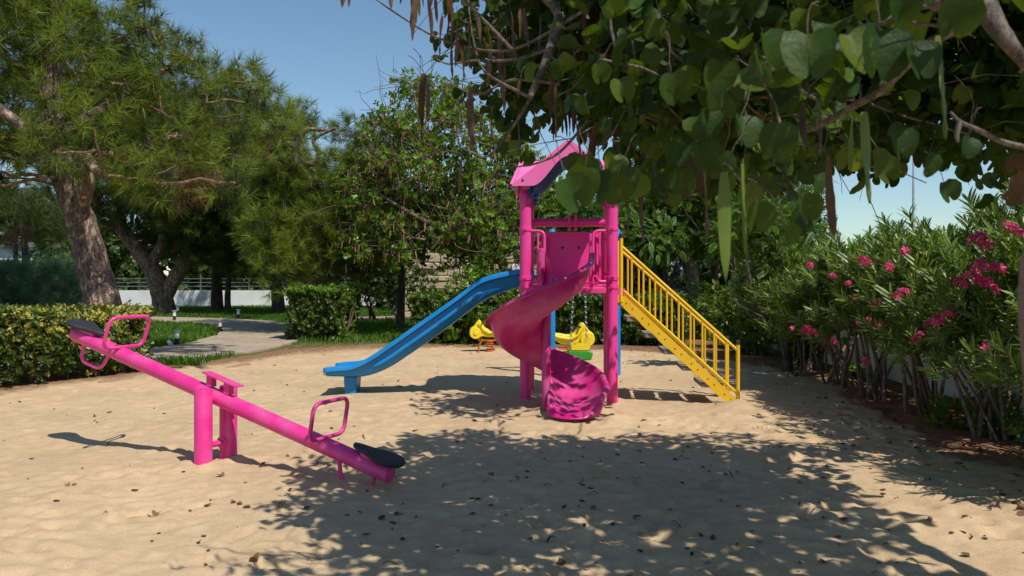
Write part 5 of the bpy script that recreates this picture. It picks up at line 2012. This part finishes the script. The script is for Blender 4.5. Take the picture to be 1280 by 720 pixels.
    pods = more + [(425, -60, 14, 2.7), (442, -50, 9, 2.7), (490, -45, 14, 2.7), (516, -30, 30, 2.75), (522, -10, 52, 2.7), (535, 0, 47, 2.75), (542, -20, 30, 2.7), (553, 20, 68, 2.8), (561, -30, 44, 2.7), (566, 10, 98, 2.75), (571, 28, 84, 2.8), (574, 40, 100, 2.85), (586, 18, 83, 2.9), (596, 15, 54, 2.9),
            (530, 92, 168, 2.8), (534, 95, 150, 2.85), (526, 92, 126, 2.8), (588, 108, 186, 2.8), (578, 185, 238, 2.9), (604, 133, 177, 3.0), (615, 133, 178, 3.0), (625, 40, 96, 3.1), (632, 60, 118, 3.1), (640, 20, 80, 3.1), (628, 90, 140, 3.1), (650, 100, 150, 3.1), (669, 130, 177, 3.1), (695, 105, 172, 2.9), (690, 95, 150, 3.0),
            (655, 10, 60, 3.2), (676, 18, 70, 3.2), (700, 0, 58, 3.3), (740, 6, 72, 3.2), (738, 60, 112, 3.1), (746, 10, 60, 3.3), (775, 10, 66, 3.4), (713, 30, 80, 3.4), (760, 130, 190, 3.2), (785, 225, 300, 2.6), (803, 215, 305, 2.7), (720, 150, 200, 3.4), (648, 150, 200, 3.2), (612, 60, 110, 3.1), (545, -50, 10, 2.7), (505, -60, 5, 2.8),
            (1004, 130, 195, 1.9), (1035, 195, 300, 1.75), (1026, 160, 220, 1.8),  (860, 150, 215, 2.6), (880, 210, 300, 2.2)]
    greens = [(1172, 45, 175, 1.45), (1080, 140, 255, 1.6), (905, 215, 352, 1.55), (928, 205, 320, 1.6), (1065, 150, 215, 1.7), (523, -10, 20, 2.8), (527, -20, 10, 2.8)]
    for gi, (lst, mt, nm) in enumerate(((pods, M['pod'], 'seed_pod'), (greens, M['green_pod'], 'green_pod'))):
        pr = []
        for i, (x, y0, y1, dd) in enumerate(lst):
            L = (y1 - y0) * dd / F
            p = P(x, y0, dd)
            if i < 5:
                o = pod_mesh(i + gi * 10).build(nm, mt, t, smooth=60, world=False)
                pr.append(o)
            else:
                o = pr[i % 5].copy()
                COL.objects.link(o)
                o.parent = t
            o.location = p - base
            o.scale = (L * random.uniform(.9, 1.3),) * 2 + (L,)
            o.rotation_euler = (random.uniform(-.1, .1), random.uniform(-.12, .12), random.uniform(0, 6.28))
    o = pod_mesh(99).build('seed_pod', plain('shaded_pod', (.035, .018, .011), .7), t, smooth=60, world=False)  # right edge pod, canopy shade put into its dark brown
    o.location = P(1281, 318, 1.0) - base
    o.scale = (.15, .15, .20)
    # stalks from the nearest leafy clump down to every hanging leaf and pod
    st = MB()
    allc = [Vector(c) for c, _ in L1 + L2 + L3 + L4]
    for q in [P(x, y - s * .3, dd) for x, y, dd, s in single] + [P(x, y0 + 2, dd) for x, y0, y1, dd in pods + greens]:
        c = min(allc, key=lambda a: (a - q).length)
        c = c if (c - q).length < .22 else q + Vector((rr.uniform(-.07, .07), rr.uniform(-.02, .09), rr.uniform(.06, .11)))
        n = wiggle(c, q, 5, .10, .02, rr)
        st.tube(n, taper(6, .0016, .0009), 4, caps=False)
    st.build('stalks', M['dark_bark'], t, smooth=60)
    # curled dry leaves: right edge and under the crown
    dl = [(1272, 205, 1.45, 26), (1270, 232, 1.4, 26), (1276, 250, 1.45, 24), (858, 210, 2.3, 26), (866, 228, 2.3, 28), (850, 236, 2.3, 26)]
    inst('dry_leaves', BILOB, [(rs.normal(0, .5), rs.normal(0, .4), -1) for _ in dl], [(rs.normal(0, .6), -1, rs.normal(0, .6)) for _ in dl], [s * d_ / F for _, _, d_, s in dl], [P(x, y - s * .5, d_) for x, y, d_, s in dl], M['dead_leaf'], t)


near_tree()


# ------------------------------------------------------------------ litter on the sand
def litter():
    curl = Tmpl()
    curl.add([(-.3, 0, .18), (0, 0, 0), (.3, 0, .2), (-.34, .5, .26), (0, .5, .03), (.36, .5, .22), (-.12, 1, .3), (0, 1, .2), (.14, 1, .3)], [(0, 1, 4, 3), (1, 2, 5, 4), (3, 4, 7, 6), (4, 5, 8, 7)])
    n = 3600
    y = 2.9 + 13 * rng.random(n) ** 1.7
    x = rng.uniform(-6.5, 4.6, n)
    shade = np.exp(-((x - .9) / 1.7) ** 2 - ((y - 4.6) / 2.0) ** 2)
    right = sstep(-1.2, .2, poly_dist(x, y, SAND)) * (x > 2)
    keep = rng.random(n) < .10 + .55 * shade + .95 * right
    x, y = x[keep], y[keep]
    m = len(x)
    sz = rng.uniform(.012, .045, m) * (1 + .4 * (rng.random(m) < .1))
    inst('leaf_litter', curl, np.stack([rng.normal(size=m), rng.normal(size=m), .1 * rng.normal(size=m)], -1), np.array([0, 0, 1.]) + .4 * rng.normal(size=(m, 3)), sz, np.stack([x, y, ground_z(x, y) + .002], -1), M['dark_litter'], kind='stuff')
    # countable pieces
    r_ = random.Random(3)
    proto = {}
    def piece(kind, x, y, s, lab, grp, cat):
        if kind not in proto:
            if kind == 'fallen_leaf':
                o = inst(kind, BILOB, [(0, 1, 0)], [(0, 0, 1)], 1.0, [(0, -.5, .1)], M['fallen'])
            else:
                m = MB()
                rows = []
                for i in range(9):
                    q = i / 8
                    w = .07 * math.sin(PI * min(1, .1 + q * .88)) ** .5
                    c = Vector((.16 * math.sin(3 * q), q - .5, .05 + .10 * math.sin(5 * q)))
                    rows.append([c + Vector((-w, 0, .03)), c + Vector((0, 0, .045)), c + Vector((w, 0, .03)), c + Vector((0, 0, -.0)), c + Vector((-w, 0, .03))])
                m.grid(rows)
                o = m.build(kind, M['pod'] if kind == 'fallen_pod' else M['dark_litter'], None, smooth=60)
            proto[kind] = o
        else:
            o = proto[kind].copy()
            COL.objects.link(o)
        o.location = (x, y, gz(x, y) + .004)
        o.scale = (s, s, s * r_.uniform(.7, 1.6))
        o.rotation_euler = (r_.uniform(-.3, .3), r_.uniform(-.2, .2), r_.uniform(0, 6.3))
        tag(o, lab, cat, grp)
    for px, py in ((84, 606), (92, 604), (276, 592), (300, 628), (308, 632), (292, 626), (352, 632), (318, 700), (195, 640)):
        g = G(px, py)
        piece('fallen_leaf', g.x, g.y, r_.uniform(.028, .05), 'dry brown leaf lying on the sunlit sand at left', 'dry leaves on the sunlit sand', 'dry leaf')
    for i in range(34):
        x, y = r_.gauss(1.0, 1.1), r_.uniform(3.2, 7.0)
        if abs(x) / y > .62 or y < 3.1:
            continue
        piece('fallen_pod', x, y, r_.uniform(.045, .09), 'dry brown seed pod lying on the shaded sand', 'fallen pods in the tree shade', 'seed pod')
    for i in range(30):
        y = r_.uniform(4.2, 9.5)
        x = float(np.interp(y, [2.5, 5.2, 7, 9.5, 12], [3.2, 3.35, 3.5, 3.75, 3.85])) + r_.gauss(-.15, .28)
        piece('fallen_leaf', x, y, r_.uniform(.03, .055), 'dry brown leaf lying along the soil edge below the oleanders', 'dry leaves along the oleander bed', 'dry leaf')
    # two small weed tufts growing in the sand
    for px, py, lab in ((945, 533, 'tiny pale grass tuft in the sand right of the slide exit'), (980, 482, 'small green weed in the sand before the small feathery tree'), (738, 603, 'tiny grass tuft in the dappled sand below the slide exit')):
        g = G(px, py)
        m = 16
        inst_ = inst('grass_tuft', GRASS_T, np.stack([rng.normal(0, .6, m), rng.normal(0, .6, m), np.ones(m)], -1), randdir(m), rng.uniform(.025, .055, m), np.stack([g.x + rng.normal(0, .07, m), g.y + rng.normal(0, .07, m), np.full(m, gz(g.x, g.y))], -1), M['grass'])
        tag(inst_, lab, 'grass tuft')


litter()

# ------------------------------------------------------------------ light, sky, camera
to_sun = Vector((.45, -.55, 1.0)).normalized()
el = math.asin(to_sun.z)
w = bpy.data.worlds.new('World')
SC.world = w
w.use_nodes = True
nt = w.node_tree
sky = nt.nodes.new('ShaderNodeTexSky')
sky.sky_type = 'NISHITA'
sky.sun_disc = False
sky.sun_elevation = el
sky.sun_rotation = math.atan2(to_sun.x, to_sun.y)
sky.air_density = 1.0
sky.dust_density = .1
sky.ozone_density = 1.6
tint = nt.nodes.new('ShaderNodeMix')
tint.data_type = 'RGBA'
tint.blend_type = 'MULTIPLY'
tint.inputs[0].default_value = 1.0
tint.inputs[7].default_value = (.92, 1.03, 1.04, 1)      # clear maritime summer sky
nt.links.new(sky.outputs[0], tint.inputs[6])
nt.links.new(tint.outputs[2], nt.nodes['Background'].inputs[0])
nt.nodes['Background'].inputs[1].default_value = .11
sun = bpy.data.lights.new('sun', 'SUN')
sun.energy = 4.6
sun.angle = R(.53)
sun.color = (1.0, .96, .89)
so = link(bpy.data.objects.new('sun', sun))
so.rotation_euler = (-to_sun).to_track_quat('-Z', 'Y').to_euler()
so.location = (4, -6, 12)

cam = bpy.data.cameras.new('camera')
cam.sensor_width = 36
cam.lens = F / 1280 * 36
cam.shift_y = -(360 - HY) / 1280
cam.clip_start = .05
cam.clip_end = 2000
cam.dof.use_dof = True
cam.dof.focus_distance = 8.8
cam.dof.aperture_fstop = 7.1
co = link(bpy.data.objects.new('camera', cam))
co.location = (0, 0, H)
co.rotation_euler = (R(90), 0, 0)
SC.camera = co

SC.render.engine = 'CYCLES'
SC.cycles.use_denoising = True
SC.cycles.max_bounces = 8
SC.cycles.diffuse_bounces = 3
SC.cycles.transmission_bounces = 4
SC.cycles.glossy_bounces = 3
SC.cycles.transparent_max_bounces = 8
SC.view_settings.view_transform = 'Standard'
SC.view_settings.look = 'None'
SC.view_settings.exposure = 0.0
SC.view_settings.gamma = 1.0
